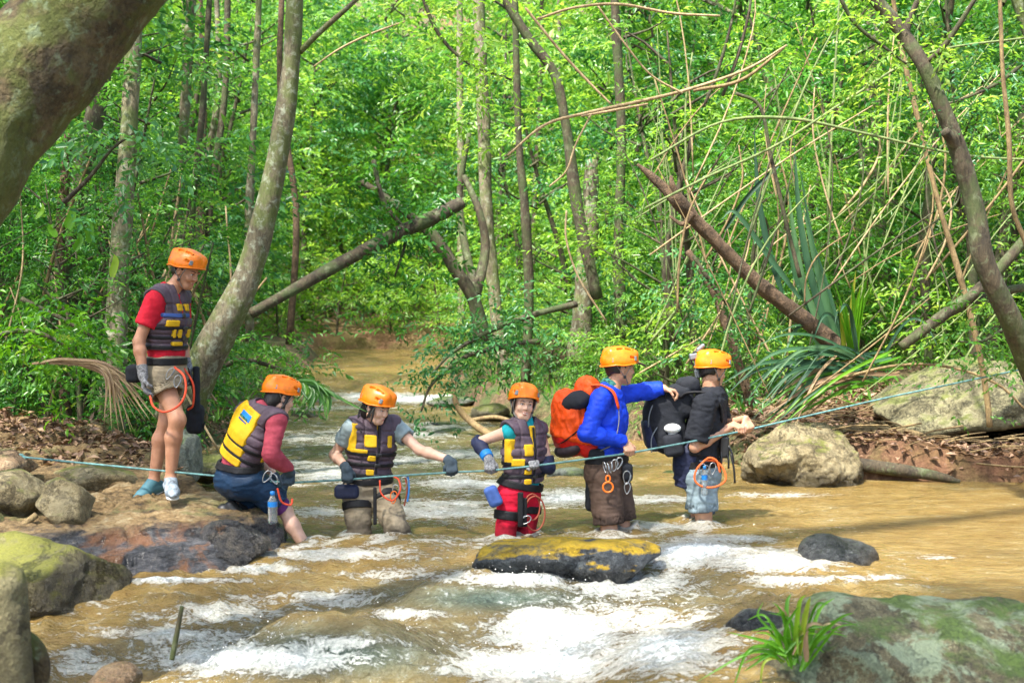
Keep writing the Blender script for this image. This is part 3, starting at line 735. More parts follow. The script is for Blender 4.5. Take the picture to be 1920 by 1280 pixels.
def sprays(rg, C, D, nl=10, sl=.42, ll=.095, lw=.42, tilt=.5):
    """twigs with leaves on both sides; C (m,3) twig bases, D (m,3) twig directions"""
    m = len(C); D = D / (np.linalg.norm(D, axis=1)[:, None] + 1e-9)
    up = np.tile([0, 0, 1.0], (m, 1)) + rg.normal(0, tilt, (m, 3)); S = np.cross(D, up); S /= np.linalg.norm(S, axis=1)[:, None] + 1e-9; U = np.cross(S, D)
    t = np.tile(np.linspace(.12, 1, nl), (m, 1)) * (sl * rg.uniform(.7, 1.3, (m, 1)))
    side = np.tile(np.where(np.arange(nl) % 2 == 0, 1.0, -1.0), (m, 1)); side[:, -1] = 0
    c = C[:, None] + D[:, None] * t[..., None] - np.array([0, 0, 1.0]) * (t ** 2 * .35)[..., None]
    d = D[:, None] * .75 + S[:, None] * side[..., None] * rg.uniform(.6, 1.1, (m, nl, 1)) + rg.normal(0, .22, (m, nl, 3)) - np.array([0, 0, .18])
    nn = U[:, None] + rg.normal(0, .35, (m, nl, 3))
    L = ll * rg.uniform(.6, 1.3, (m, nl)).ravel()
    V, F = leaves_np(rg, c.reshape(-1, 3), d.reshape(-1, 3), nn.reshape(-1, 3), L, L * lw)
    v = np.repeat((rg.uniform(0, .55, (m, 1)) + rg.uniform(0, .45, (m, nl))).ravel(), 4)
    return V, F, v

def shell_pts(rg, n, c, r, inner=.35):
    d = rg.normal(size=(n, 3)); d /= np.linalg.norm(d, axis=1)[:, None]
    k = rg.uniform(inner, 1, n)[:, None] ** .5
    return np.array(c) + d * k * np.array(r), d

PROTO = {}
def crown_mesh(key, seed, h, r, z0, nclump, per, ll, nl=9, lw=.42, sl=.42, limb=True, lean=0):
    """a plant of height h: stem with limbs reaching to leaf clumps between z0 and h; returns meshes (trunk, crown)"""
    rg = np.random.RandomState(seed)
    sx, sy = rg.normal(0, .06 * h, 2)
    st = smooth_path([(0, 0, -.3), (sx * .3, sy * .3, h * .3), (sx, sy, h * .62), (sx * 1.6 + lean, sy * 1.6, h * .96)], 16)
    parts = [tube_np(st, np.linspace(.012 * h + .01, .006, 16), 6)]
    CV, CF, Cv, n0 = [], [], [], 0
    for i in range(nclump):
        f = rg.uniform(0, 1); z = z0 + (h - z0) * f; a = rg.uniform(0, 6.283)
        rr = r * math.sqrt(rg.uniform(.05, 1)) * (1 - .55 * abs(f - .45) ** 1.2 * 1.6)
        b = np.array([np.interp(z * .96, st[:, 2], st[:, 0]), np.interp(z * .96, st[:, 2], st[:, 1]), 0])
        c = b + np.array([math.cos(a) * rr, math.sin(a) * rr, z])
        if limb and i % 2 == 0:
            bz = b + np.array([0, 0, max(.1, z - rr * .55)])
            parts.append(tube_np(smooth_path([bz, (bz + c) / 2 + rg.normal(0, .05, 3), c], 6), np.linspace(.004 * h + .003, .003, 6), 4, cap=False))
        cr = np.array([1, 1, .5]) * rg.uniform(.22, .42) * (r / 1.3)
        pc, pd = shell_pts(rg, per, c, cr, .1)
        pd = pd * .6 + rg.normal(0, .45, pd.shape) + np.array([math.cos(a), math.sin(a), 0]) * .4; pd[:, 2] *= .45
        V, F, v = sprays(rg, pc, pd, nl, sl, ll, lw)
        CV.append(V); CF.append(F + n0); n0 += len(V); Cv.append(v)
    V, F = join_np(parts)
    t = mesh_np('trunk', V, F, MATS['bark_dark']); c = mesh_np('crown', np.concatenate(CV), np.concatenate(CF), MATS['leaf_mid'], smooth=False, attrs={'v': np.concatenate(Cv)})
    tm, cm = t.data, c.data; bpy.data.objects.remove(t); bpy.data.objects.remove(c)
    PROTO[key] = (tm, cm)

def plant(kind, x, y, scale, name, label, cat, group, leaf='leaf_mid', bark='bark_dark', rz=None, z=None, tilt=(0, 0), rnd=random):
    root = empty(name, (x, y, gz(x, y) if z is None else z), label, cat, group)
    root.rotation_euler = (tilt[0], tilt[1], rnd.uniform(0, 6.28) if rz is None else rz)
    tm, cm = PROTO[kind]
    for nm, me, mt in (('trunk', tm, bark), ('crown', cm, leaf)):
        o = bpy.data.objects.new(nm, me); COL.objects.link(o); o.parent = root; o.scale = (scale,) * 3
        o.material_slots[0].link = 'OBJECT'; o.material_slots[0].material = MATS[mt]
    return root

for i in range(3): crown_mesh(('sap', i), 100 + i, 5.0, 1.35, .5, 40, 11, .095)
for i in range(3): crown_mesh(('far', i), 200 + i, 7.0, 2.3, .2, 56, 13, .15, nl=9, sl=.65)
for i in range(3): crown_mesh(('bush', i), 300 + i, 1.5, .95, .12, 20, 10, .085, lw=.36)
for i in range(2): crown_mesh(('canopy', i), 400 + i, 9.0, 2.6, 4.2, 40, 9, .17, nl=8, sl=.6)
for i in range(2): crown_mesh(('fine', i), 500 + i, 3.2, 1.1, .3, 34, 10, .062, nl=11, lw=.30, sl=.36)

random.seed(7)
def scatter(n, fn, xr, yr, mind, seed, avoid=()):
    rg = random.Random(seed); out = []
    for _ in range(n * 60):
        if len(out) >= n: break
        x = rg.uniform(*xr); y = rg.uniform(*yr)
        if not fn(x, y): continue
        if abs(x) > y * .40 + 1.2: continue
        if any((x - a) ** 2 + (y - b) ** 2 < mind ** 2 for a, b in out): continue
        out.append((x, y))
    return out
Lf = lambda y: float(np.interp(y, LY, LX)); Rf = lambda y: float(np.interp(y, RY, RX))
# far wall of trees closing the valley
for i, (x, y) in enumerate(scatter(74, lambda x, y: y > 38.5, (-19, 19), (38.5, 60), 1.7, 1)):
    plant(('far', i % 3), x, y, random.uniform(1.0, 1.6), 'forest_tree', 'leafy tree in the bright green wall of forest closing the valley', 'tree', 'trees closing the valley', ['leaf_bright', 'leaf_mid', 'leaf_bright', 'leaf_cool', 'leaf_mid', 'leaf_bright', 'leaf_bright'][i % 7])
# both banks, middle distance
for i, (x, y) in enumerate(scatter(46, lambda x, y: x < Lf(y) - (1.0 if y < 19 else 1.9), (-14, -3), (16.5, 38), 1.15, 2)):
    plant(('sap', i % 3), x, y, random.uniform(.95, 1.5), 'sapling', 'slender leafy sapling on the wooded left bank upstream', 'sapling', 'saplings on the left bank', ['leaf_cool', 'leaf_mid', 'leaf_bright', 'leaf_mid', 'leaf_dark'][i % 5])
for i, (x, y) in enumerate(scatter(48, lambda x, y: x > Rf(y) + (.9 if y < 22 else 1.4), (-1, 14), (17.5, 38), 1.15, 3)):
    plant(('sap', i % 3), x, y, random.uniform(.95, 1.5), 'sapling', 'slender leafy sapling on the wooded right bank upstream', 'sapling', 'saplings on the right bank', ['leaf_mid', 'leaf_bright', 'leaf_cool', 'leaf_dark', 'leaf_bright', 'leaf_mid'][i % 6])
# near left bank
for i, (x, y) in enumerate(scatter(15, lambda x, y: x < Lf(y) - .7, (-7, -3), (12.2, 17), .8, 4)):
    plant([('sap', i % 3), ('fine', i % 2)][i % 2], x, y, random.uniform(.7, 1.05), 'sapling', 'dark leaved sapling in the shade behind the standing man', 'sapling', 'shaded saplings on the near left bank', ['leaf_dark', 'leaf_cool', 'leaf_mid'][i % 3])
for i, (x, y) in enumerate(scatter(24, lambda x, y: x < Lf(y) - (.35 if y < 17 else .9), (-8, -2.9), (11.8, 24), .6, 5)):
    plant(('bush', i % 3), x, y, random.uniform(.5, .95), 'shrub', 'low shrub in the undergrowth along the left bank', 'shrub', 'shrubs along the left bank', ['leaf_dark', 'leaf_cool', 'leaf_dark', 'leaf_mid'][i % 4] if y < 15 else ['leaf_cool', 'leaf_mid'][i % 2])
# right bank understorey: thin and airy
for i, (x, y) in enumerate(scatter(16, lambda x, y: x > Rf(y) + 1.2 and y > 15.2, (2, 9), (15.2, 20), .8, 6)):
    plant(('fine', i % 2), x, y, random.uniform(.9, 1.6), 'sapling', 'thin airy sapling behind the tangle of canes on the right bank', 'sapling', 'airy saplings behind the canes', ['leaf_mid', 'leaf_bright', 'leaf_mid'][i % 3])
for i, (x, y) in enumerate(scatter(26, lambda x, y: x > Rf(y) + .4 and (y > 15.6), (-1.2, 9), (15, 28), .7, 8)):
    plant(('bush', i % 3), x, y, random.uniform(.5, 1.0), 'shrub', 'low shrub in the undergrowth along the right bank', 'shrub', 'shrubs along the right bank', ['leaf_mid', 'leaf_cool', 'leaf_bright', 'leaf_mid'][i % 4])
# tall trees over the stream; those near the camera added unseen to filter sun
for i, (x, y) in enumerate([(-6.5, 18), (5.0, 22), (3.4, 27), (-6.8, 12.5), (7.2, 17), (-7, 30), (6.5, 31), (9.5, 12.0), (-5.0, 7.6), (-5.2, 3.4), (-2.6, .2), (3.2, 1.2)]):
    plant(('canopy', i % 2), x, y, random.uniform(1.05, 1.35), 'canopy_shade_tree', 'tall tree with its crown spread over the stream for cover and added shade', 'tree', 'tall canopy trees', ['leaf_bright', 'leaf_mid'][i % 2], 'bark_grey', tilt=(0, R_(10) if x < 0 else R_(-10)), rz=0)
# ------------------------------------------------------------------ people: materials
def skinmat(name, col):
    m, nt, b, o = nodes(name)
    g = N(nt, 'NewGeometry'); n = noise_tex(nt, 25, 5, .6, g.outputs['Position'])
    r = ramp(nt, n.outputs[0], [(.3, tuple(c * k for c, k in zip(col, (.86, .8, .78)))), (.7, tuple(min(1, c * 1.1) for c in col))])
    nt.links.new(r.outputs[0], b.inputs['Base Color']); b.inputs['Roughness'].default_value = .48
    b.inputs['Subsurface Weight'].default_value = .12; b.inputs['Subsurface Radius'].default_value = (.012, .005, .003)
    b.inputs['Subsurface Scale'].default_value = 1.0; b.inputs['Specular IOR Level'].default_value = .4
    n2 = noise_tex(nt, 180, 3, .6, g.outputs['Position']); bump(nt, b, n2.outputs[0], .3, .002)
skinmat('skin_tan', (.43, .22, .135)); skinmat('skin_light', (.62, .39, .29)); skinmat('skin_mid', (.50, .28, .18))
cloth('red_cloth', (.50, .012, .03)); cloth('burgundy_cloth', (.33, .05, .075)); cloth('grey_cloth', (.24, .30, .32)); cloth('teal_cloth', (.01, .28, .33))
cloth('blue_cloth', (.006, .045, .55), rough=.6); cloth('black_cloth', (.016, .018, .024)); cloth('vest_purple', (.085, .060, .080), rough=.6); cloth('vest_dark', (.035, .025, .032), rough=.6)
cloth('yellow_cloth', (.62, .37, .012), rough=.6, var=.15); cloth('khaki_cloth', (.27, .22, .15)); cloth('navy_cloth', (.010, .032, .075), rough=.5); cloth('brown_cloth', (.085, .055, .042))
cloth('scarlet_cloth', (.55, .008, .035)); cloth('sky_cloth', (.22, .29, .33)); cloth('orange_pack', (.72, .075, .008), rough=.5, var=.2); cloth('red_pack', (.50, .012, .008), rough=.5)
cloth('glove_dark', (.045, .065, .085)); cloth('glove_mottled', (.20, .20, .21), var=.8, scale=90); cloth('navy_sleeve', (.02, .025, .06), rough=.6); cloth('scarf_green', (.03, .13, .11), var=.9, scale=60)
cloth('strap_black', (.012, .012, .014), rough=.55); cloth('strap_grey', (.20, .20, .19), rough=.6); cloth('purple_cloth', (.12, .03, .16)); cloth('blue_strap', (.05, .10, .30)); cloth('pink_cloth', (.50, .16, .15))
plain('helmet_orange', (.80, .19, .003), rough=.33, var=.16); plain('black_plastic', (.02, .02, .022), rough=.35); plain('grey_plastic', (.16, .18, .20), rough=.4)
plain('steel', (.40, .41, .42), rough=.35, metal=1); plain('orange_metal', (.80, .16, .01), rough=.3); plain('rope_red', (.62, .06, .02), rough=.7); plain('rope_orange', (.80, .13, .02), rough=.6); plain('rope_brown', (.28, .06, .03), rough=.7)
plain('hair_black', (.012, .010, .009), rough=.45, var=.4); plain('eye_white', (.75, .73, .70), rough=.2); plain('eye_dark', (.02, .012, .008), rough=.15); plain('lip', (.42, .13, .11), rough=.4); plain('teeth', (.80, .77, .70), rough=.25)
plain('shoe_blue', (.24, .29, .34), rough=.7, var=.7); plain('shoe_teal', (.05, .15, .19), rough=.6); plain('rubber_white', (.6, .6, .56), rough=.6); plain('blue_plastic', (.01, .18, .55), rough=.3); plain('white_label', (.75, .77, .75), rough=.5)
m_, nt_, b_, o_ = nodes('clear_plastic'); b_.inputs['Transmission Weight'].default_value = .85; b_.inputs['Roughness'].default_value = .08; b_.inputs['IOR'].default_value = 1.35; b_.inputs['Base Color'].default_value = (.86, .93, .95, 1)
M_ = MATS

def frame_from(F, U):
    """rows: right, forward, up"""
    U = unit(U); F = unit(np.asarray(F, float) - U * np.dot(F, U)); R = np.cross(F, U); return np.array([R, F, U])

def rotv(v, axis, ang):
    axis = unit(axis); return v * math.cos(ang) + np.cross(axis, v) * math.sin(ang) + axis * np.dot(axis, v) * (1 - math.cos(ang))

def hand_prims(W, D, Nn, S, curl=(70, 80, 45), s=1.0, fat=0.0, thumb=1.0, spread=0):
    """palm, four fingers of unequal length with three bends, thumb from the side of the palm. D: wrist to knuckles, Nn: out of the palm, S: thumb side"""
    W = v3(W); D = unit(D); Nn = unit(Nn); S = unit(S); r = []
    M = np.array([D, S, Nn])
    r.append((box(W + D * .046 * s, (.044 * s + fat, .037 * s + fat, .0125 * s + fat), M, .012), .012))
    r.append((ell(W + D * .032 * s + S * .022 * s + Nn * .008 * s, (.032 * s + fat, .016 * s + fat, .015 * s + fat), M), .012))
    for off, ln, dk in ((.029, .070, .082), (.0095, .080, .086), (-.0105, .074, .083), (-.029, .058, .076)):
        p = W + D * dk * s + S * off * s; d = D + S * off * spread; d = unit(d); q = p - D * .02 * s
        for i, (fr, rr) in enumerate(((.44, .0098), (.31, .0090), (.25, .0082))):
            d = rotv(d, np.cross(D, Nn), R_(curl[i])); e = p + d * ln * fr * s
            r.append((cone(q if i == 0 else p, p, (rr + .0005) * s + fat, rr * s + fat), .004)) if i == 0 else None
            r.append((cone(p, e, rr * s + fat, (rr - .0006) * s + fat), .003)); p = e
    b = W + D * .022 * s + S * .026 * s + Nn * .004 * s
    d = unit(D * .65 + S * .75 + Nn * .25 * thumb); e = b + d * .036 * s; r.append((cone(b, e, .0125 * s + fat, .0108 * s + fat), .008))
    d2 = unit(D * .75 + S * .15 + Nn * .65 * thumb); e2 = e + d2 * .030 * s; r.append((cone(e, e2, .0106 * s + fat, .0094 * s + fat), .004))
    d3 = unit(D * .5 - S * .45 + Nn * .75 * thumb); r.append((cone(e2, e2 + d3 * .024 * s, .0094 * s + fat, .008 * s + fat), .004))
    return r

class Person:
    def __init__(s, label, joints, Y0, scale=1.0, girth=1.0, skin='skin_mid', group='hikers crossing the stream along the rope', bustle=0):
        s.Y0 = Y0; s.s = scale; s.g = girth; s.skin = skin
        s.J = {k: np.array(P(v[0], v[1], Y0 + v[2])) for k, v in joints.items()}
        J = s.J
        base = (J['ankR'] + J['ankL']) / 2
        s.root = empty('person', (base[0], base[1], base[2]), label, 'person', group)
        s.pel = (J['hipR'] + J['hipL']) / 2 + unit(J['waist'] - (J['hipR'] + J['hipL']) / 2) * .05
        s.sm = (J['shR'] + J['shL']) / 2
        s.Uc = unit(s.sm - J['waist']); s.Rc = unit(J['shR'] - J['shL']); s.Fc = unit(np.cross(s.Uc, s.Rc)); s.Rc = np.cross(s.Fc, s.Uc)
        s.Up = unit(J['waist'] - s.pel); s.Rp = unit(J['hipR'] - J['hipL']); s.Fp = unit(np.cross(s.Up, s.Rp)); s.Rp = np.cross(s.Fp, s.Up)
        s.chest = J['waist'] * .42 + s.sm * .58
        s.MC = np.array([s.Rc, s.Fc, s.Uc]); s.MP = np.array([s.Rp, s.Fp, s.Up])
        s.neck = s.sm + s.Uc * .035 * scale
        s.hands = {}
        s.bodyextra = []
    def grip(s, side, G, T, Dpref, palm=None, curl=(72, 82, 50), back=.080, out=.026):
        """close a hand on the rope: G point on the rope, T its direction, Dpref rough direction of the hand"""
        T = unit(T); D = unit(np.asarray(Dpref, float) - T * np.dot(Dpref, T)); Nn = np.cross(T, D)
        pr = np.array([0, 0, -1.0]) if palm is None else np.asarray(palm, float)
        if np.dot(Nn, pr) < 0: Nn = -Nn
        # thumb side from anatomy: right hand has thumb = D x N, left hand N x D
        S = np.cross(D, Nn) if side == 'R' else np.cross(Nn, D)
        k = s.s
        W = np.asarray(G) - D * back * k - Nn * out * k
        s.J['wr' + side] = W; s.hands[side] = (W, D, Nn, S, curl)
    def pose_hand(s, side, D, Nn, curl=(25, 30, 20)):
        D = unit(D); Nn = unit(np.asarray(Nn, float) - D * np.dot(Nn, D))
        S = np.cross(D, Nn) if side == 'R' else np.cross(Nn, D)
        s.hands[side] = (s.J['wr' + side], D, Nn, S, curl)
    def torso(s, off=0.0, low=True, high=True):
        J, k, g = s.J, s.s, s.g; r = []
        if low:
            r.append((cone(s.pel - s.Up * .03 * k, J['waist'], .152 * k * g + off, .130 * k * g + off, F=s.Fp, flat=.74), .05))
            for sd in (1, -1): r.append((ell(s.pel - s.Fp * .045 * k + s.Rp * sd * .065 * k - s.Up * .05 * k, np.array((.085, .085, .09)) * k * g + off, s.MP), .04))
        r.append((cone(J['waist'], s.chest, .130 * k * g + off, .156 * k * g + off, F=s.Fc, flat=.70), .05))
        if high:
            r.append((cone(s.chest, s.sm - s.Uc * .045 * k, .156 * k * g + off, .112 * k * g + off, F=s.Fc, flat=.72), .05))
            a = J['shR'] * .93 + s.sm * .07; b = J['shL'] * .93 + s.sm * .07
            r.append((cone(a, b, .054 * k + off, .054 * k + off), .05))
            r.append((cone(s.sm + s.Rc * .07 * k, s.neck + s.Uc * .02, .05 * k + off, .05 * k + off), .04))
            r.append((cone(s.sm - s.Rc * .07 * k, s.neck + s.Uc * .02, .05 * k + off, .05 * k + off), .04))
        return r
    def arm(s, side, off=0.0, t=1.0, t0=0.0, loose=0.0):
        """sleeve or skin from the shoulder to fraction t (1 elbow, 2 wrist)"""
        a, e, w = s.J['sh' + side], s.J['el' + side], s.J['wr' + side]; k = s.s * (s.g ** .5); r = []
        cap = (0, 0)
        if t0 < 1:
            e2 = e if t >= 1 else a + (e - a) * t
            r.append((cone(a + (e - a) * t0, e2, .050 * k + off, (.0385 if t >= 1 else .050 - .0115 * t) * k + off + loose, cap=(1 if t0 > 0 else 0, 1 if t < 1 else 0)), .03))
        if t > 1:
            q0 = max(0, t0 - 1); q = min(1, t - 1); st = e + (w - e) * q0; w2 = e + (w - e) * q
            rad = lambda u: (float(np.interp(u, [0, .28, .6, 1], [.0385, .0420, .035, .026]))) * k + off
            if q0 >= .28: r.append((cone(st, w2, rad(q0), rad(q) + loose, cap=(1, 1)), .0))
            else:
                mid = e + (w - e) * min(.28, q * .6)
                r.append((cone(st, mid, rad(q0), rad(min(.28, q * .6)), cap=(1 if t0 > 1 else 0, 0)), .02))
                r.append((cone(mid, w2, rad(min(.28, q * .6)), rad(q) + loose, cap=(0, 1 if q < .99 or off > 0 else 0)), .02))
        return r
    def leg(s, side, off=0.0, t=1.0, t0=0.0, loose=0.0):
        h, kn, an = s.J['hip' + side], s.J['kn' + side], s.J['ank' + side]; k = s.s * s.g; r = []
        if t0 < 1:
            e2 = kn if t >= 1 else h + (kn - h) * t
            r.append((cone(h + (kn - h) * t0, e2, .084 * k + off, ((.084 + (.055 - .084) * min(t, 1)) * k) + off + loose, cap=(1 if t0 > 0 else 0, 1 if t < 1 else 0)), .045))
        if t > 1:
            q0 = max(0, t0 - 1); q = min(1, t - 1); st = kn + (an - kn) * q0; e2 = kn + (an - kn) * q
            back = unit(np.cross(np.cross(an - kn, s.Fp), an - kn)); mid = kn + (an - kn) * max(.30, q0 + .01) - back * .016 * k
            if q > .35:
                r.append((cone(st, mid, .053 * k + off, .056 * k + off, cap=(1 if t0 > 1 else 0, 0)), .03))
                r.append((cone(mid, e2, .056 * k + off, .036 * k + off + loose, cap=(0, 1 if off > 0 else 0)), .03))
            else: r.append((cone(st, e2, .053 * k + off, .055 * k + off + loose, cap=(0, 1)), .03))
        return r
    def head_frame(s, origin, F, U=(0, 0, 1)):
        s.HM = frame_from(F, U); s.HO = np.array(P(*origin[:2], s.Y0 + origin[2]))
    def H(s, x, y, z): return s.HO + (s.HM[0] * x + s.HM[1] * y + s.HM[2] * z) * s.s ** .5 * .97
    def foot(s, side, off=0.0):
        a = s.J['ank' + side]; t = s.J['toe' + side]; d = unit(t - a); U = unit(np.array([0, 0, 1.0]) - d * d[2]); k = s.s
        L = .0; sole = a - U * .055 * k
        heel = sole - d * .045 * k; ball = sole + d * .125 * k; tip = sole + d * .175 * k
        return [(cone(heel, sole + U * .0, .036 * k + off, .036 * k + off), .02), (cone(a, ball, .036 * k + off, .034 * k + off), .03), (cone(ball, tip, .034 * k + off, .026 * k + off, F=U, flat=.75), .02), (cone(heel, ball, .034 * k + off, .036 * k + off, F=U, flat=.8), .02)]
    def build_body(s, h=.0055, gloved=''):
        pr = s.torso() + s.arm('R', t=2) + s.arm('L', t=2) + s.leg('R', t=2) + s.leg('L', t=2) + s.foot('R') + s.foot('L')
        H = s.H; k = s.s ** .5 * .97; M = s.HM
        pr.append((cone(s.neck - s.Uc * .02, H(0, -.025, -.055), .056 * s.s, .052 * s.s), .03))
        pr += [(ell(H(0, -.012, .030), np.array((.074, .093, .088)) * k, M), .02), (ell(H(0, .024, -.030), np.array((.061, .064, .078)) * k, M), .03),
               (cone(H(-.018, .058, -.094), H(.018, .058, -.094), .020 * k, .020 * k), .025), (cone(H(-.052, .0, -.06), H(-.020, .055, -.092), .016 * k, .016 * k), .025), (cone(H(.052, .0, -.06), H(.020, .055, -.092), .016 * k, .016 * k), .025)]
        pr += [(cone(H(0, .086, .012), H(0, .101, -.026), .0075 * k, .0105 * k), .010), (cone(H(-.011, .093, -.031), H(.011, .093, -.031), .0075 * k, .0075 * k), .007)]
        for sd in (1, -1):
            pr += [(ell(H(sd * .035, .066, -.030), np.array((.022, .020, .020)) * k, M), .02), (ell(H(sd * .028, .083, .020), np.array((.022, .009, .007)) * k, M), .010), (ell(H(sd * .075, -.008, -.008), np.array((.009, .019, .031)) * k, M), .005)]
        pr += [(ell(H(0, .084, -.058), np.array((.024, .011, .006)) * k, M), .004), (ell(H(0, .082, -.069), np.array((.020, .011, .007)) * k, M), .004)]
        pr += s.bodyextra
        for sd in 'RL':
            if sd in s.hands:
                if sd in gloved: W, D, Nn, S, c = s.hands[sd]; pr.append((cone(W, W + D * .045 * s.s, .020 * s.s, .013 * s.s), .01))
                else: pr += hand_prims(*s.hands[sd], s=s.s)
        subs = [(ell(H(sd * .030, .093, .003), np.array((.017, .012, .010)) * k, M), .008) for sd in (1, -1)]
        subs += [(ell(H(sd * .081, -.002, -.006), np.array((.006, .010, .016)) * k, M), .003) for sd in (1, -1)]
        o = field_obj('body', pr, h, M_[s.skin], s.root, subs=subs); s.body = o
    def face(s, smile=False, brows='hair_black'):
        H = s.H; k = s.s ** .5 * .97; M = s.HM; r = s.root
        for sd in (1, -1):
            field_obj('eye', [ell(H(sd * .030, .0775, .002), np.array((.0125, .008, .0055 if not smile else .0045)) * k, M)], .002, M_['eye_white'], r)
            field_obj('iris', [ell(H(sd * .030, .0845, .002), np.array((.0048, .0025, .0042)) * k, M)], .0015, M_['eye_dark'], r)
            p = [H(sd * x, y, z) for x, y, z in ((.013, .092, .0235), (.030, .091, .0285), (.048, .078, .024))]
            V, F = tube_np(smooth_path(p, 8), np.array([.0018, .0025, .0028, .0028, .0025, .002, .0015, .001]), 5); mesh_np('eyebrow', V, F, M_[brows], r)
            p = [H(sd * x, y, z) for x, y, z in ((.016, .0865, .004), (.030, .089, .0085), (.045, .078, .003))]
            V, F = tube_np(smooth_path(p, 8), .0014, 5); mesh_np('eyelashes', V, F, M_[brows], r)
        w = .027 if smile else .021; c = .007 if smile else .001
        up = [H(x * w, .0965 - abs(x) * .016, -.0585 + abs(x) * c) for x in np.linspace(-1, 1, 9)]
        dn = [H(x * w, .0945 - abs(x) * .015, -.0585 - (1 - x * x) * (.014 if smile else .009) + abs(x) * c) for x in np.linspace(-1, 1, 9)]
        rr = np.array([.001, .002, .0026, .003, .0026, .003, .0026, .002, .001])
        a = tube_np(up, rr, 6); b = tube_np(dn, rr * 1.1, 6); V, F = join_np([a, b]); mesh_np('lips', V, F, M_['lip'], r)
        if smile: field_obj('teeth', [ell(H(0, .0885, -.0630), np.array((.020, .0050, .0045)) * k, M)], .002, M_['teeth'], r)
    def hair(s, long=False, mat='hair_black', strands=()):
        H = s.H; k = s.s ** .5 * .97; M = s.HM
        pr = [(ell(H(0, -.018, .030), np.array((.080, .096, .092)) * k, M), .01), (ell(H(0, -.045, -.02), np.array((.066, .058, .062)) * k, M), .03)]
        if long:
            pr += [(ell(H(0, -.065, -.055), np.array((.058, .045, .075)) * k, M), .03)]
            for sd in (1, -1): pr.append((cone(H(sd * .074, .030, .03), H(sd * .076, .004, -.075), .012 * k, .008 * k), .012))
        subs = [(box(H(0, .09, -.03), np.array((.066, .095, .085)) * k, M, .03), .012)]
        if not long: subs.append((box(H(0, .02, -.085), np.array((.12, .10, .050)) * k, M, .02), .01))
        for sd in (1, -1): subs.append((ell(H(sd * .08, -.004, -.012), np.array((.022, .022, .034)) * k, M), .006))
        if long: subs = subs[:1]
        field_obj('hair', pr, .005, M_[mat], s.root, subs=subs, wr=.003, wscale=(60, 60, 12), seed=3)
        for st in strands:
            V, F = tube_np(smooth_path([H(*p) for p in st], 12), np.linspace(.010, .004, 12), 6, noise=.4, nscale=40); mesh_np('hair_strand', V, F, M_[mat], s.root)
    def helmet(s, tilt=0.0, brim=0, strapmat='strap_grey'):
        k = s.s ** .5 * 1.0; M0 = s.HM
        F = rotv(M0[1], M0[0], tilt); M = np.array([M0[0], F, np.cross(M0[0], F)]); O = s.HO + M0[2] * .0
        def H(x, y, z): return O + (M[0] * x + M[1] * y + M[2] * z) * k
        c = H(0, -.008, .052); sh = np.array((.111, .139, .108)) * k
        def rim(X):
            q = (X - O.astype(np.float32)) @ M.T.astype(np.float32) / k
            return (.022 + .20 * np.clip(q[..., 1], 0, 1) + .05 * np.clip(-q[..., 1], 0, 1) + .25 * np.clip(-.06 - q[..., 1], 0, 1) * -1 - q[..., 2]) * k
        Fd = Field(H(0, -.01, .05) - .19, H(0, -.01, .07) + .19, .0042)
        Fd.add(ell(c, sh, M), 0)
        # side ridges and brow
        for sd in (1, -1): Fd.add(cone(H(sd * .040, .085, .104), H(sd * .045, -.085, .112), .030 * k, .030 * k), .03)
        Fd.sub(ell(c, sh - .013, M), .003)
        slots = [((.060, .075, .128), (.040, .115, .108)), ((.066, .020, .142), (.062, .055, .136)), ((.068, -.045, .138), (.068, -.010, .143)), ((.060, -.10, .112), (.066, -.070, .130)),
                 ((.098, .050, .085), (.088, .090, .078))]
        for a, b in slots:
            for sd in (1, -1):
                def onsh(q):
                    d = np.array([q[0] * sd, q[1] + .008, q[2] - .052]); d = d / math.sqrt((d[0] / .111) ** 2 + (d[1] / .139) ** 2 + (d[2] / .108) ** 2); return H(d[0], d[1] - .008, d[2] + .052)
                Fd.sub(cone(onsh(a), onsh(b), .0105 * k, .0075 * k), .002)
        Fd.keep(rim)
        # rolled edge
        V, Q = Fd.mesh(); shell = mesh_np('helmet', V, Q, M_['helmet_orange'], s.root)
        a = np.linspace(0, 2 * math.pi, 49)[:-1]; pts = []
        for t in a:
            x, y = .111 * math.cos(t), .139 * math.sin(t) - .008
            z = .022 + .20 * max(0, y) + .05 * max(0, -y) - .25 * max(0, -.06 - y)
            pts.append(H(x * 1.0, y * 1.0, z + .002))
        pts.append(pts[0]); V, F = tube_np(np.array(pts), .0055 * k, 6, cap=False); mesh_np('helmet_rim', V, F, M_['helmet_orange'], s.root)
        V, Q = Field(H(0, 0, .05) - .17, H(0, 0, .06) + .17, .006).add(ell(c, sh - .016, M), 0).keep(lambda X: rim(X) + .006).mesh()
        mesh_np('helmet_liner', V, Q, M_['black_plastic'], s.root)
        for sd in (1, -1):
            for (y, z) in ((.085, .075), (-.090, .060)):
                x = .107 * math.sqrt(max(.05, 1 - (y / .139) ** 2 - ((z - .052) / .108) ** 2))
                d = unit(np.array([x / .111 ** 2, y / .139 ** 2, (z - .052) / .108 ** 2])); nrm = M.T @ d
                t = unit(np.cross(nrm, M[0] * .3 + M[2])); bb = np.cross(nrm, t)
                field_obj('headlamp_clip', [box(H(sd * x, y, z), (.006, .010, .016), np.array([np.array([nrm, t, bb])[0] if sd > 0 else M.T @ (d * np.array([-1, 1, 1])), M[1], M[2]]), .003)], .003, M_['grey_plastic'], s.root)
            q = s.H
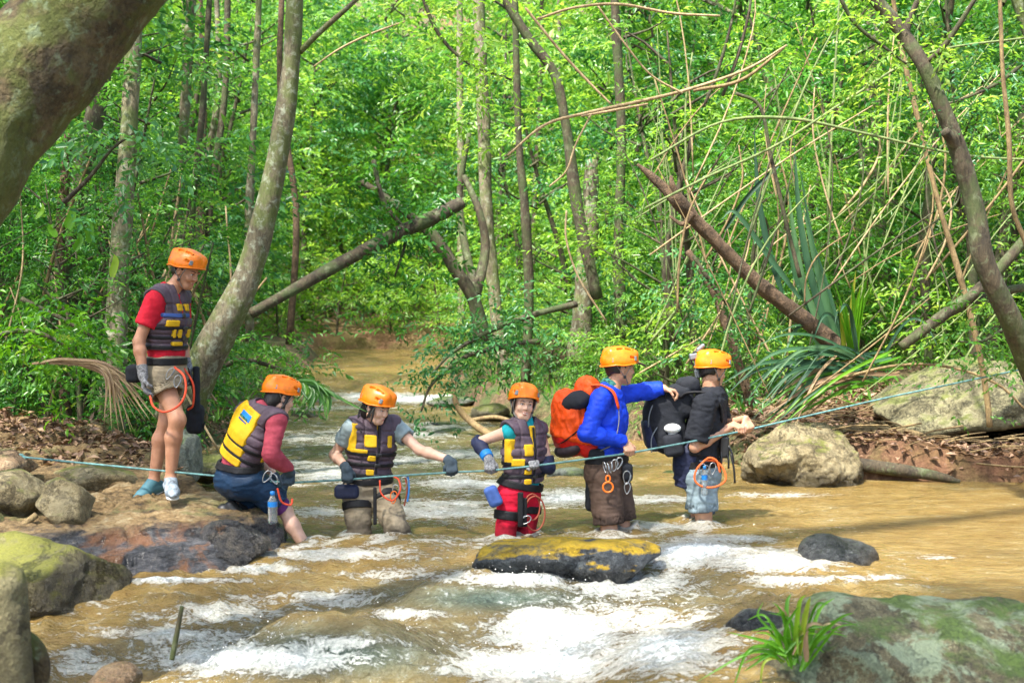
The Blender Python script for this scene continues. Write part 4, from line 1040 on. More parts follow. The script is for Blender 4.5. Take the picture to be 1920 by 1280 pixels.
            for a_, b_ in (((sd * .088, .055, .035), (sd * .072, .018, -.055)), ((sd * .088, -.060, .025), (sd * .072, .010, -.055))):
                V, F = tube_np(smooth_path([q(*a_), (q(*a_) + q(*b_)) / 2 + M[0] * sd * .004, q(*b_)], 8), .0065, 6, flat=.35); mesh_np('chin_strap', V, F, M_[strapmat], s.root)
            V, F = tube_np(smooth_path([q(sd * .073, .016, -.052), q(sd * .060, .040, -.092), q(0, .062, -.122)], 8), .006, 6, flat=.35); mesh_np('chin_strap', V, F, M_[strapmat], s.root)
            field_obj('strap_buckle', [box(q(sd * .075, .016, -.060), (.005, .010, .012), M, .003)], .003, M_['black_plastic'], s.root)
    # -------- clothes
    def garment(s, name, prims, mat, h=.0075, wr=.006, wscale=(10, 10, 16), seed=1, subs=(), keep=None, k=.01):
        return field_obj(name, prims, h, M_[mat], s.root, subs=list(subs), keep=keep, wr=wr, wscale=wscale, seed=seed)
    def C(s, x, y, z, o=None):
        o = s.chest if o is None else o
        return o + s.Rc * x + s.Fc * y + s.Uc * z
    def planes(s, origin, U, above=None, below=None):
        """keep only what lies between two heights along U"""
        origin = np.asarray(origin, np.float32); U = np.asarray(U, np.float32)
        def f(X):
            h = (X - origin) @ U; d = np.full(h.shape, -9., np.float32)
            if above is not None: d = np.maximum(d, above - h)
            if below is not None: d = np.maximum(d, h - below)
            return d
        return f
    def shirt(s, mat, tR=1.0, tL=1.0, off=.013, low=-.16, **kw):
        pr = s.torso(off) + (s.arm('R', off + .004, tR, loose=.010 if tR <= 1 else 0) if tR > 0 else []) + (s.arm('L', off + .004, tL, loose=.010 if tL <= 1 else 0) if tL > 0 else [])
        subs = [(cone(s.neck, s.H(0, -.02, -.03), .062 * s.s, .07 * s.s), .01)]
        for sd, t in (('R', tR), ('L', tL)):      # hollow cuffs
            if 0 < t < 1:
                a, e = s.J['sh' + sd], s.J['el' + sd]; q = a + (e - a) * t; subs.append((cone(q - (e - a) * .12, q + (e - a) * .1, .050 * s.s, .052 * s.s), .002))
        return s.garment('shirt', pr, mat, subs=subs, keep=s.planes(s.J['waist'], s.Up, above=low), **kw)
    def trousers(s, mat, t=1.0, off=.018, loose=.016, name='trousers', top=.02, **kw):
        pr = [(cone(s.pel - s.Up * .02, s.J['waist'], .155 * s.s * s.g + off, .135 * s.s * s.g + off, F=s.Fp, flat=.76), .05)]
        for sd in (1, -1): pr.append((ell(s.pel - s.Fp * .045 * s.s + s.Rp * sd * .065 * s.s - s.Up * .05, np.array((.085, .085, .09)) * s.s * s.g + off, s.MP), .04))
        for sd in 'RL': pr += s.leg(sd, off, t, loose=loose)
        subs = []
        if t < 1:
            for sd in 'RL':
                a, e = s.J['hip' + sd], s.J['kn' + sd]; q = a + (e - a) * t; subs.append((cone(q - (e - a) * .10, q + (e - a) * .12, (.084 - .029 * t) * s.s * s.g + off + loose - .008, (.084 - .029 * t) * s.s * s.g + off + loose - .008), .002))
        w = s.J['waist']; Up = s.Up
        V = s.garment(name, pr, mat, subs=subs, wr=kw.pop('wr', .008), wscale=(7, 7, 17), keep=s.planes(w, Up, below=-.045), **kw)
        return V
    def panel(s, name, off, boxes, mat, h=.006, part='torso', rnd=.006, parent=None):
        """a piece lying on the torso: the torso grown by off, cut to boxes given in the chest frame (x right, y forward, z up)"""
        F0 = None
        pr = s.torso(off)
        bl = [box(s.C(*b[0]), b[1], s.MC, rnd) for b in boxes]
        lo = np.min([b[1] for b in bl], axis=0); hi = np.max([b[2] for b in bl], axis=0)
        Fd = Field(lo - 2 * h, hi + 2 * h, h)
        for p in pr: Fd.add(p[0], p[1])
        def kp(X):
            d = bl[0][0](X)
            for b in bl[1:]: d = np.minimum(d, b[0](X))
            return d
        Fd.keep(kp); V, Q = Fd.mesh()
        if len(V) == 0: return None
        return mesh_np(name, V, Q, M_[mat], parent or s.root)
    def zip(s): s.panel('zip', .043, [((.0, .16, -.02), (.007, .12, .19))], 'strap_black', h=.005, rnd=.002)
    def vest(s, front=True, pads='yellow_cloth', main='vest_purple', low=-.20, yoke=.06, vneck=.16):
        k = s.s
        pr = s.torso(.036)
        subs = []
        for sd, d in (('R', 1), ('L', -1)):
            a = s.J['sh' + sd]; subs.append((ell(a + s.Rc * d * .055 * k - s.Uc * .05 * k, (.085 * k, .12 * k, .125 * k), s.MC), .012))
        subs.append((cone(s.neck - s.Uc * .03, s.neck + s.Uc * .2, .068 * k, .10 * k), .012))
        subs.append((cone(s.C(0, .17 * k, -.05 * k), s.C(0, .12 * k, .30 * k), .012, .075 * k), .01))
        def seams(V, Q):                     # foam panels: sewn grooves across and beside the opening
            n = vnormals(V, Q); q = (V - s.chest) @ s.MC.T; g = np.zeros(len(V))
            for z0 in (.115, .03, -.035, -.095, -.155): g += np.exp(-((q[:, 2] - z0) / .007) ** 2) * (np.abs(q[:, 0]) > .02)
            for x0 in (-.105, 0, .105): g += np.exp(-((q[:, 0] - x0) / .006) ** 2)
            return V - n * (np.clip(g, 0, 1) * .011)[:, None] + n * (.004 * fbm(V * 24, 3, 5))[:, None]
        return field_obj('life_vest', pr, .007, M_[main], s.root, subs=subs, keep=s.planes(s.chest, s.Uc, above=low * k), wr=.004, wscale=(7, 7, 9), seed=1, post=seams)
    def ring(s, name, off, z0, z1, mat, low=True):
        pr = s.torso(off)
        c = s.J['waist']; h = .0065
        lo = np.min([p[0][1] for p in pr], 0); hi = np.max([p[0][2] for p in pr], 0)
        Fd = Field(lo - .02, hi + .02, h)
        for p in pr: Fd.add(p[0], p[1])
        for p in s.torso(off - .012): Fd.sub(p[0], 0)
        Fd.keep(s.planes(c, s.Up, above=z0, below=z1)); Fd.keep(lambda X: ell(c + s.Up * (z0 + z1) / 2, np.array((.235, .215, .12)) * s.s, s.MP)[0](X)); V, Q = Fd.mesh(); return mesh_np(name, V, Q, M_[mat], s.root)
    def legloop(s, sd, t, mat='strap_black', off=.03, w=.05):
        a, e = s.J['hip' + sd], s.J['kn' + sd]; p = a + (e - a) * t; d = unit(e - a); r0 = (.084 - .029 * t) * s.s * s.g + off
        return s.garment('leg_loop', [(cone(p - d * w / 2, p + d * w / 2, r0, r0 - .004, cap=(1, 1)), 0)], mat, wr=.002, h=.006)
    def glove(s, side, mat, cuff=.05, fat=.003):
        W, D, Nn, S, c = s.hands[side]; e = s.J['el' + side]; d = unit(e - W)
        pr = hand_prims(W, D, Nn, S, c, s=s.s * .99, fat=fat) + [(cone(W + D * .01, W + d * cuff, .030 * s.s + fat, .033 * s.s + fat, cap=(0, 1)), .015)]
        return field_obj('glove', pr, .0042, M_[mat], s.root, wr=.0012, wscale=(50, 50, 50))
    def shoe(s, side, mat, sole='rubber_white'):
        f = s.foot(side, .008); a = s.J['ank' + side]
        o = field_obj('shoe', f, .0055, M_[mat], s.root, subs=[(cone(a + np.array([0, 0, .0]), a + unit(s.J['kn' + side] - a) * .1, .034 * s.s, .05 * s.s), .005)])
        t = s.J['toe' + side]; d = unit(t - a); U = unit(np.array([0, 0, 1.0]) - d * d[2])
        so_ = a - U * .086 * s.s; R = np.cross(d, U)
        q = [(cone(so_ - d * .048, so_ + d * .15, .040, .044, F=U, flat=.3), .01)]
        field_obj('sole', q, .0055, M_[sole], o)
        for i in range(4):
            c = a + d * (.045 + .025 * i) + U * (-.008 - .010 * i); V, F = tube_np(smooth_path([c - R * .022, c + U * .010, c + R * .022 + d * .01], 6), .0035, 5); mesh_np('lace', V, F, M_['white_label'], o)

def loop_tube(name, pts, r, mat, parent=None, n=40, closed=True, sides=8):
    pts = [np.asarray(p, float) for p in pts]
    if closed: pts = pts + [pts[0]]
    V, F = tube_np(smooth_path(pts, n), r, sides, cap=not closed); return mesh_np(name, V, F, M_[mat], parent)

def carabiner(loc, U, R, mat='steel', parent=None, s=1.0, name='carabiner', label=None, r=.0038):
    s = s * .82
    """pear shaped link with a gate across one side"""
    loc = v3(loc); U = unit(U); R = unit(R); pts = []
    for t in np.linspace(0, 2 * math.pi, 16)[:-1]:
        y = math.cos(t) * .052 * s; x = math.sin(t) * (.026 + .008 * math.cos(t)) * s; pts.append(loc + U * y + R * x)
    o = loop_tube(name, pts, r, mat, parent, n=36)
    g = tube_np([loc + R * .027 * s - U * .022 * s, loc + R * .030 * s + U * .022 * s], .0065 * s, 8); mesh_np('gate', g[0], g[1], M_['grey_plastic'], o)
    return o

def bottle(loc, U, label, capmat='blue_plastic', r=.032, L=.21):
    loc = v3(loc); U = unit(U); root = empty('water_bottle', tuple(loc), label, 'bottle')
    prof = [(0, .6), (.01, .95), (.03, 1), (.05, .93), (.07, 1), (.09, .93), (.11, 1), (.15, 1), (.175, .6), (.19, .42), (.20, .42)]
    path = np.array([loc + U * (z - L / 2) for z, _ in prof]); V, F = tube_np(path, np.array([r * q for _, q in prof]), 16); mesh_np('bottle_body', V, F, M_['clear_plastic'], root)
    V, F = tube_np(np.array([loc + U * (.19 - L / 2), loc + U * (.215 - L / 2)]), r * .5, 12); mesh_np('bottle_cap', V, F, M_[capmat], root)
    V, F = tube_np(np.array([loc + U * (.115 - L / 2), loc + U * (.15 - L / 2)]), r * 1.02, 16, cap=False); mesh_np('bottle_label', V, F, M_['blue_plastic'], root)
    return root

# ------------------------------------------------------------------ the rope
ROPE = [(-40, 846, 10.1), (36, 856, 9.9), (300, 882, 9.68), (541, 905, 9.55), (647, 899, 9.82), (740, 892, 9.80), (850, 885, 9.76), (918, 882, 9.74), (1003, 873, 9.76), (1176, 850, 9.92), (1290, 829, 10.12), (1396, 807, 10.36), (1650, 748, 11.3), (1960, 683, 12.6)]
ROPE_PTS = np.array([P(*p) for p in ROPE])
def rope_at(px):
    xs = [p[0] for p in ROPE]; i = int(np.clip(np.searchsorted(xs, px), 1, len(xs) - 1)); t = (px - xs[i - 1]) / (xs[i] - xs[i - 1])
    dense = rope_dense
    qx, _ = PX(dense[:, 0], dense[:, 1], dense[:, 2]); j = int(np.argmin(np.abs(qx - px))); a = dense[max(0, j - 2)]; b = dense[min(len(dense) - 1, j + 2)]
    return dense[j], unit(b - a)
rope_dense = []
for i in range(len(ROPE_PTS) - 1):
    for t in np.linspace(0, 1, 24, endpoint=False): rope_dense.append(ROPE_PTS[i] * (1 - t) + ROPE_PTS[i + 1] * t)
rope_dense.append(ROPE_PTS[-1]); rope_dense = np.array(rope_dense)
k_ = np.ones(9) / 9
rope_s = np.stack([np.convolve(np.pad(rope_dense[:, i], 4, mode='edge'), k_, 'valid') for i in range(3)], -1); rope_dense = rope_s
plain('rope_teal', (.10, .22, .22), rough=.8, var=.5)
V, F = tube_np(rope_dense, .0072, 8); o = mesh_np('rope', V, F, M_['rope_teal']); tag(o, 'long teal grey rope stretched across the stream through the hikers\' hands', 'rope')
for q, px in enumerate((36,)):
    c, T = rope_at(px)
    field_obj('knot', [ell(c + np.array([.0, 0, .0]), (.03, .02, .02)), ell(c + np.array([-.03, 0, -.01]), (.022, .02, .02)), ell(c + np.array([.03, -.01, -.015]), (.018, .018, .02))], .005, M_['rope_teal'], o, wr=.004, wscale=(60, 60, 60))
import time as _t; _t0=_t.time()
# ------------------------------------------------------------------ 1: man standing on the rock
p = Person('man in red shirt and black yellow life vest standing on the rock, looking down', dict(
    shR=(291, 563, -.15), shL=(338, 560, .15), waist=(312, 655, 0), hipR=(301, 706, -.08), hipL=(321, 706, .08), elR=(260, 640, -.20), elL=(340, 640, .26), wrR=(268, 703, -.24), wrL=(352, 690, .18),
    knR=(333, 787, -.20), knL=(312, 792, .06), ankR=(320, 898, -.16), ankL=(288, 902, .06), toeR=(328, 921, -.42), toeL=(262, 915, -.06)), 9.85, 1.0, .98, 'skin_tan')
p.head_frame((349, 509, 0), (.80, -.38, -.38), (.35, -.1, .9))
p.pose_hand('R', (.06, .0, -1), (.9, .2, 0), (22, 28, 20)); p.pose_hand('L', (.3, 0, -1), (-.8, -.3, 0), (40, 50, 30))
p.build_body(gloved='RL'); p.face(); p.hair(); p.helmet(.12)
p.shirt('red_cloth', .62, .62, low=-.11)
p.vest()
for z in (-.05, -.115, -.18): p.panel('vest_strap', .043, [((.0, .1, z), (.2, .17, .012))], 'strap_black')
p.panel('blue_strap', .044, [((.05, .12, .04), (.12, .10, .014))], 'blue_strap')
for b in (((.045, .15, .095), (.026, .08, .024)), ((.115, .10, -.015), (.045, .12, .022)), ((.05, .14, -.085), (.016, .10, .030)), ((.098, .12, -.085), (.010, .10, .030)), ((.06, .14, -.155), (.045, .10, .014)), ((-.06, .14, -.085), (.03, .1, .03)), ((-.05, .15, .095), (.026, .08, .024))):
    p.panel('yellow_patch', .050, [b], 'yellow_cloth')
for b in (((.0, .15, -.05), (.024, .1, .016)), ((.0, .15, -.12), (.024, .1, .016)), ((.02, .15, .04), (.018, .1, .016))): p.panel('buckle', .056, [b], 'black_plastic')
p.trousers('khaki_cloth', .42, name='shorts', loose=.022)
p.ring('harness_belt', .040, -.105, -.055, 'strap_black'); p.legloop('R', .16); p.legloop('L', .16)
p.glove('R', 'glove_mottled', .07); p.glove('L', 'glove_mottled', .07)
p.shoe('R', 'shoe_blue'); p.shoe('L', 'shoe_teal')
W = lambda x, y, d: np.array(P(x, y, 9.85 + d))
loop_tube('red_lanyard', [W(327, 688, -.24), (W(345, 705, -.3)), W(348, 735, -.32), W(335, 760, -.33), W(308, 772, -.34), W(288, 762, -.33), W(281, 742, -.30)], .0075, 'rope_red', p.root, closed=False)
loop_tube('red_lanyard', [W(345, 690, .0), W(362, 720, -.02), W(362, 758, .0), W(352, 768, .02)], .0075, 'rope_red', p.root, closed=False)
carabiner(W(332, 715, -.22), (0.2, 0, 1), (1, 0, 0), 'steel', p.root); carabiner(W(318, 700, -.2), (0.5, 0, 1), (1, 0, .2), 'steel', p.root)
field_obj('hip_pouch', [(box(W(252, 700, .0), (.05, .06, .06), None, .03), .02)], .007, M_['black_cloth'], p.root, wr=.004)
b = empty('dry_bag', tuple(W(368, 800, .25)), 'black bag and strap hanging at the far side of the standing man', 'bag')
field_obj('bag_body', [(box(W(366, 785, .2), (.055, .07, .10), None, .04), .02), (box(W(368, 730, .15), (.02, .03, .16), None, .015), .02)], .007, M_['black_cloth'], b, wr=.006)
loop_tube('bag_strap', [W(352, 690, .1), W(360, 720, .12), W(368, 770, .14), W(378, 800, .16), W(384, 792, .16)], .008, 'strap_black', b, closed=False)
print('P1', _t.time() - _t0)

# ------------------------------------------------------------------ 2: crouching woman with the yellow backed vest
p = Person('person crouching in yellow backed vest and burgundy sleeves, one leg in the water', dict(
    shR=(519, 789, -.16), shL=(458, 775, .12), waist=(452, 858, .02), hipR=(472, 902, -.03), hipL=(430, 900, .10), elR=(507, 852, -.22), elL=(490, 860, .34), wrR=(527, 889, -.05), wrL=(520, 900, .3),
    knR=(534, 955, .12), knL=(487, 962, .30), ankR=(590, 1052, .06), ankL=(434, 948, .06), toeR=(622, 1072, .12), toeL=(482, 975, .0)), 9.6, .94, .95, 'skin_light')
p.head_frame((526, 745, .02), (.80, .50, -.30), (.28, .2, .9))
G, T = rope_at(541); p.grip('R', G, T, (.25, .35, -.9), (0, -.2, -1)); p.pose_hand('L', (.5, 0, -.6), (0, .4, -1), (50, 60, 40))
p.build_body(gloved='RL'); p.face(); p.hair(True); p.helmet(.10)
p.shirt('burgundy_cloth', 1.93, 1.93, low=-.05)
p.vest(low=-.21)
p.panel('yellow_back_panel', .048, [((-.02, -.17, .062), (.135, .12, .125))], 'yellow_cloth', rnd=.02)
p.panel('yellow_back_panel', .048, [((-.02, -.17, -.105), (.140, .12, .030))], 'yellow_cloth', rnd=.01)
p.panel('yellow_back_panel', .048, [((-.02, -.17, -.180), (.145, .12, .028))], 'yellow_cloth', rnd=.01)
for z in (-.070, -.147): p.panel('vest_strap', .045, [((0, -.05, z), (.22, .2, .013))], 'strap_black')
p.panel('logo_patch', .051, [((.010, -.17, .120), (.060, .12, .026))], 'blue_plastic', h=.005, rnd=.002)
p.panel('logo_patch', .054, [((-.002, -.17, .105), (.052, .12, .009))], 'leaf_lime' if 'leaf_lime' in M_ else 'scarf_green', h=.004, rnd=.002)
p.panel('logo_lettering', .054, [((.0 + i * .013 - .045, -.17, .083), (.0045, .12, .006)) for i in range(8)], 'blue_strap', h=.003, rnd=.001)
p.panel('yellow_side_trim', .048, [((.16, .05, .0), (.04, .02, .12))], 'yellow_cloth')
p.trousers('navy_cloth', .72, name='shorts', loose=.022, off=.022)
p.garment('leggings', p.leg('L', .012, 1.9) + [], 'black_cloth', wr=.003)
p.garment('legging', p.leg('R', .014, .93), 'purple_cloth', wr=.003)
p.garment('sock', [(cone(p.J['ankR'] + (p.J['knR'] - p.J['ankR']) * .22, p.J['ankR'], .043, .042, cap=(1, 0)), .01)], 'purple_cloth', wr=.004, h=.006)
p.garment('water_shoe', p.foot('R', .008), 'purple_cloth', h=.006, wr=.002)
p.ring('harness_belt', .050, -.075, -.03, 'strap_black')
p.glove('R', 'glove_dark', .05); p.glove('L', 'glove_dark', .05)
p.shoe('L', 'black_plastic')
W = lambda x, y, d: np.array(P(x, y, 9.6 + d))
carabiner(W(500, 893, -.24), (.6, 0, 1), (1, 0, -.4), 'steel', p.root); carabiner(W(514, 897, -.24), (-.5, 0, 1), (1, 0, .3), 'steel', p.root, s=.9)
loop_tube('red_lanyard', [W(520, 915, -.15), W(528, 940, -.15), W(545, 946, -.15), W(548, 935, -.12)], .007, 'rope_red', p.root, closed=False)
bottle(W(511, 952, -.25), (0, 0, 1), 'clear plastic water bottle hanging from the crouching person\'s harness')
print('P2', _t.time() - _t0)

# ------------------------------------------------------------------ 3: grey shirt, reaching along the rope
p = Person('woman in grey tee and khaki trousers wading bent forward, both gloved hands on the rope', dict(
    shR=(660, 803, -.06), shL=(739, 799, .10), waist=(692, 882, .02), hipR=(670, 922, -.02), hipL=(714, 922, .06), elR=(627, 852, .06), elL=(786, 843, -.05), wrR=(636, 882, -.1), wrL=(826, 862, -.22),
    knR=(673, 1010, -.12), knL=(745, 992, -.20), ankR=(676, 1118, -.05), ankL=(752, 1105, .05), toeR=(690, 1140, -.3), toeL=(775, 1125, -.2)), 10.0, .95, .92, 'skin_light')
p.head_frame((706, 763, -.10), (.74, -.50, -.46), (.30, -.15, .9))
G, T = rope_at(650); p.grip('R', G, T, (.35, -.2, -.75), (0, .3, -1)); G, T = rope_at(848); p.grip('L', G, T, (.35, -.35, -.6), (0, .3, -1))
p.build_body(gloved='RL'); p.face()
p.hair(True, strands=[[(.074, .03, .02), (.082, .05, -.05), (.078, .05, -.11)], [(-.074, .04, .02), (-.078, .06, -.05), (-.066, .065, -.10)], [(0.03, -.09, 0), (.05, -.10, -.08), (.075, -.06, -.16), (.08, .0, -.20)]]); p.helmet(.05)
p.shirt('grey_cloth', .50, .50, low=-.08)
p.vest(low=-.24)
for b in (((.062, .16, .045), (.040, .09, .042)), ((-.085, .16, .045), (.018, .09, .042))): p.panel('yellow_pocket', .052, [b], 'yellow_cloth')
for z in (-.075, -.175): p.panel('yellow_patch', .050, [((.045, .16, z), (.028, .1, .020))], 'yellow_cloth')
p.panel('yellow_strap', .048, [((.13, .10, -.03), (.05, .12, .014))], 'yellow_cloth'); p.panel('yellow_strap', .044, [((.17, .05, .06), (.02, .03, .10))], 'yellow_cloth')
for z in (-.05, -.125, -.20): p.panel('vest_strap', .045, [((0, .1, z), (.22, .2, .013))], 'strap_black'); p.panel('buckle', .058, [((.0, .16, z), (.022, .1, .014))], 'black_plastic')
p.panel('yellow_lining', .020, [((0, .14, .10), (.035, .07, .09))], 'yellow_cloth')
p.trousers('khaki_cloth', 1.9, loose=.01, off=.022, wr=.012)
p.ring('harness_belt', .048, -.095, -.05, 'strap_black'); p.legloop('R', .30, off=.046); p.legloop('L', .26, off=.048); p.zip()
p.glove('R', 'glove_dark', .05); p.glove('L', 'glove_dark', .05); p.garment('shoe', p.foot('R', .01) , 'black_cloth', wr=0); p.garment('shoe', p.foot('L', .01), 'black_cloth', wr=0)
W = lambda x, y, d: np.array(P(x, y, 10.0 + d))
field_obj('hip_pouch', [(box(W(650, 921, -.12), (.085, .05, .045), None, .03), .02)], .007, M_['navy_sleeve'], p.root, wr=.004)
field_obj('hanging_strap', [(box(W(703, 948, -.26), (.013, .006, .13), None, .005), .004)], .005, M_['strap_black'], p.root)
loop_tube('red_lanyard', [W(712, 900, -.25), W(715, 925, -.27), W(735, 938, -.28), W(750, 920, -.27), W(748, 900, -.22), W(738, 893, -.2)], .006, 'rope_red', p.root, closed=False)
loop_tube('brown_lanyard', [W(760, 893, -.2), W(763, 920, -.21), W(758, 948, -.22)], .006, 'rope_brown', p.root, closed=False)
loop_tube('teal_lanyard', [W(765, 893, -.2), W(767, 915, -.21), W(764, 940, -.22)], .006, 'blue_plastic', p.root, closed=False)
carabiner(W(742, 920, -.24), (0, 0, 1), (1, 0, 0), 'steel', p.root); carabiner(W(738, 932, -.26), (.1, 0, 1), (1, 0, 0), 'orange_metal', p.root); carabiner(W(758, 905, -.21), (0, 0, 1), (1, 0, 0), 'steel', p.root)
print('P3', _t.time() - _t0)

# ------------------------------------------------------------------ 4: smiling woman
p = Person('smiling woman in teal top and red trousers standing in the water facing the camera', dict(
    shR=(953, 809, -.09), shL=(1012, 810, .09), waist=(982, 892, 0), hipR=(957, 928, -.06), hipL=(990, 928, .06), elR=(896, 829, .02), elL=(1029, 876, .05), wrR=(905, 865, -.15), wrL=(1010, 876, -.14),
    knR=(946, 1018, -.10), knL=(984, 1018, .02), ankR=(945, 1125, .0), ankL=(985, 1125, .1), toeR=(955, 1150, -.25), toeL=(1000, 1145, -.15)), 9.9, .90, .92, 'skin_light')
p.head_frame((981, 757, -.02), (.26, -.96, -.04), (.14, 0, 1)); p.HMs = 1.06
G, T = rope_at(920); p.grip('R', G, T, (.55, -.5, -.75), (0, .6, -1)); G, T = rope_at(1003); p.grip('L', G, T, (-.4, -.75, .1), (0, .2, -1))
p.build_body(gloved='RL'); p.face(smile=True); p.hair(True); p.helmet(.10)
p.shirt('teal_cloth', 0, 0, low=-.08, off=.010, wr=.003)
p.vest(low=-.24)
p.panel('yellow_pocket', .052, [((.055, .16, .015), (.032, .09, .040))], 'yellow_cloth')
p.panel('yellow_patch', .050, [((.120, .10, -.070), (.038, .10, .026))], 'yellow_cloth')
for z in (-.135, -.205): p.panel('yellow_patch', .050, [((.055, .15, z), (.026, .1, .020))], 'yellow_cloth')
p.panel('yellow_lining', .030, [((0, .14, .06), (.022, .07, .12))], 'yellow_cloth'); p.panel('yellow_strap', .044, [((.15, .03, .0), (.03, .03, .09))], 'yellow_cloth')
for z in (-.08, -.17): p.panel('vest_strap', .045, [((0, .1, z), (.22, .2, .013))], 'strap_black'); p.panel('buckle', .058, [((.0, .16, z), (.022, .1, .014))], 'black_plastic')
p.garment('arm_sleeve', p.arm('R', .010, 1.86, t0=.93), 'navy_sleeve', wr=.003, h=.006); p.garment('arm_sleeve', p.arm('L', .010, 1.86, t0=.70), 'navy_sleeve', wr=.003, h=.006)
p.garment('wristband', p.arm('R', .016, 1.90, t0=1.66), 'blue_plastic', wr=.001, h=.005)
p.garment('neck_scarf', [(cone(p.neck - p.Uc * .01, p.neck + p.Uc * .045, .062, .056), .01)], 'teal_cloth', wr=.006, h=.006)
p.trousers('scarlet_cloth', 1.9, loose=.006, off=.016, wr=.006)
p.ring('harness_belt', .050, -.085, -.035, 'strap_black'); p.legloop('R', .42, off=.040, w=.06); p.legloop('L', .30, off=.042); p.zip()
p.glove('R', 'glove_mottled', .035); p.glove('L', 'glove_mottled', .045); p.garment('shoe', p.foot('R', .01), 'black_cloth', wr=0); p.garment('shoe', p.foot('L', .01), 'black_cloth', wr=0)
W = lambda x, y, d: np.array(P(x, y, 9.9 + d))
field_obj('blue_pouch', [(box(W(925, 930, -.18), (.045, .03, .07), np.array([[.9, 0, .4], [0, 1, 0], [-.4, 0, .9]]), .025), .01)], .006, M_['blue_strap'], p.root, wr=.004)
field_obj('hanging_strap', [(box(W(976, 955, -.2), (.020, .008, .12), None, .006), .004), (box(W(984, 960, -.18), (.016, .008, .10), None, .006), .004)], .005, M_['strap_black'], p.root)
for (a, rr) in (((1003, 962), 25), ((998, 950), 19)):
    loop_tube('brown_lanyard', [W(a[0] + rr * math.sin(t) * .75, a[1] - rr * math.cos(t) * 1.3, -.1 + .03 * math.sin(t)) for t in np.linspace(0, 6.28, 12)[:-1]], .006, 'rope_brown', p.root)
carabiner(W(985, 975, -.2), (.8, 0, .5), (-.5, 0, .8), 'steel', p.root)
print('P4', _t.time() - _t0)

# ------------------------------------------------------------------ 5: man in blue
p = Person('man in bright blue long sleeves with cap under his helmet, reaching to the man ahead', dict(
    shR=(1127, 748, -.16), shL=(1158, 742, .16), waist=(1140, 838, 0), hipR=(1133, 884, -.09), hipL=(1150, 884, .09), elR=(1100, 812, -.24), elL=(1207, 734, .22), wrR=(1164, 844, -.25), wrL=(1244, 727, .19),
    knR=(1142, 992, -.12), knL=(1166, 985, .06), ankR=(1132, 1105, -.05), ankL=(1160, 1100, .1), toeR=(1165, 1128, -.12), toeL=(1195, 1120, .05)), 10.1, 1.0, 1.0, 'skin_mid')
p.head_frame((1163, 690, 0), (.93, .22, -.06), (.06, 0, 1))
G, T = rope_at(1178); p.grip('R', G, T, (.75, -.35, -.45), (0, .3, -1)); p.pose_hand('L', (.95, .1, -.25), (-.1, .0, -1), (40, 50, 30))
p.build_body(); p.face(); p.hair(); p.helmet(.03)
q = p.H; V, F = tube_np([q(0, .10, .055), q(0, .185, .030)], np.array([.078, .045]), 20, flat=.12); mesh_np('cap_brim', V, F, M_['grey_cloth'] if 0 else M_['brown_cloth'], p.root)
p.shirt('blue_cloth', 1.97, 1.97, low=-.15, wr=.008)
p.garment('scarf', [(cone(p.neck - p.Uc * .02, p.neck + p.Uc * .05, .078, .062), .01)], 'scarf_green', wr=.010, h=.006, wscale=(18, 18, 30))
p.trousers('brown_cloth', .90, name='shorts', loose=.025, off=.026, wr=.008)
p.ring('harness_belt', .046, -.105, -.055, 'strap_black'); p.garment('boot', p.foot('R', .01), 'black_cloth', wr=0); p.garment('boot', p.foot('L', .01), 'black_cloth', wr=0)
W = lambda x, y, d: np.array(P(x, y, 10.1 + d))
for i, (x, y) in enumerate(((1134, 876), (1139, 878), (1145, 876), (1152, 872), (1160, 868))): carabiner(W(x, y, -.24 - .01 * i), (.12 * (i - 2), 0, 1), (.4, -1, 0) if i < 3 else (1, 0, 0), 'steel', p.root, s=.95)
loop_tube('figure_eight', [W(1140 + 9.5 * math.sin(t), 913 + 9.5 * math.cos(t), -.27) for t in np.linspace(0, 6.28, 12)[:-1]], .0065, 'orange_metal', p.root)
loop_tube('figure_eight', [W(1140 + 4 * math.sin(t), 897 + 6 * math.cos(t), -.27) for t in np.linspace(0, 6.28, 9)[:-1]], .006, 'orange_metal', p.root)
carabiner(W(1175, 895, -.2), (0.05, 0, 1), (1, 0, 0), 'steel', p.root, s=1.1); carabiner(W(1176, 915, -.2), (0.05, 0, 1), (1, 0, 0), 'steel', p.root, s=.9)
field_obj('hip_pouch', [(box(W(1176, 885, -.12), (.035, .05, .06), None, .025), .01)], .006, M_['black_cloth'], p.root, wr=.004)
field_obj('dry_bag', [(box(W(1112, 925, .0), (.05, .07, .12), None, .03), .02)], .007, M_['black_cloth'], p.root, wr=.006)
person5 = p
# orange backpack
b = empty('backpack', tuple(W(1085, 800, 0)), 'orange and red backpack on the back of the man in blue', 'backpack')
A = np.array([[.94, 0, .34], [0, 1, 0], [-.34, 0, .94]])
body = [(ell(W(1075, 790, .0), (.135, .17, .235), A), .03), (ell(W(1068, 815, 0), (.125, .16, .155), A), .03), (box(W(1090, 800, .0), (.07, .15, .21), A, .05), .04), (ell(W(1103, 733, 0), (.085, .12, .10), A), .04)]
up = field_obj('main_bag', body, .0075, M_['orange_pack'], b, wr=.016, wscale=(16, 16, 8), keep=lambda X: 0.0 - (X @ np.array([.25, 0, .97], np.float32) - float(W(1075, 822, 0) @ np.array([.25, 0, .97]))))
field_obj('base_pocket', body, .0075, M_['red_pack'], b, wr=.006, wscale=(12, 12, 10), keep=lambda X: (X @ np.array([.25, 0, .97], np.float32) - float(W(1075, 822, 0) @ np.array([.25, 0, .97]))))
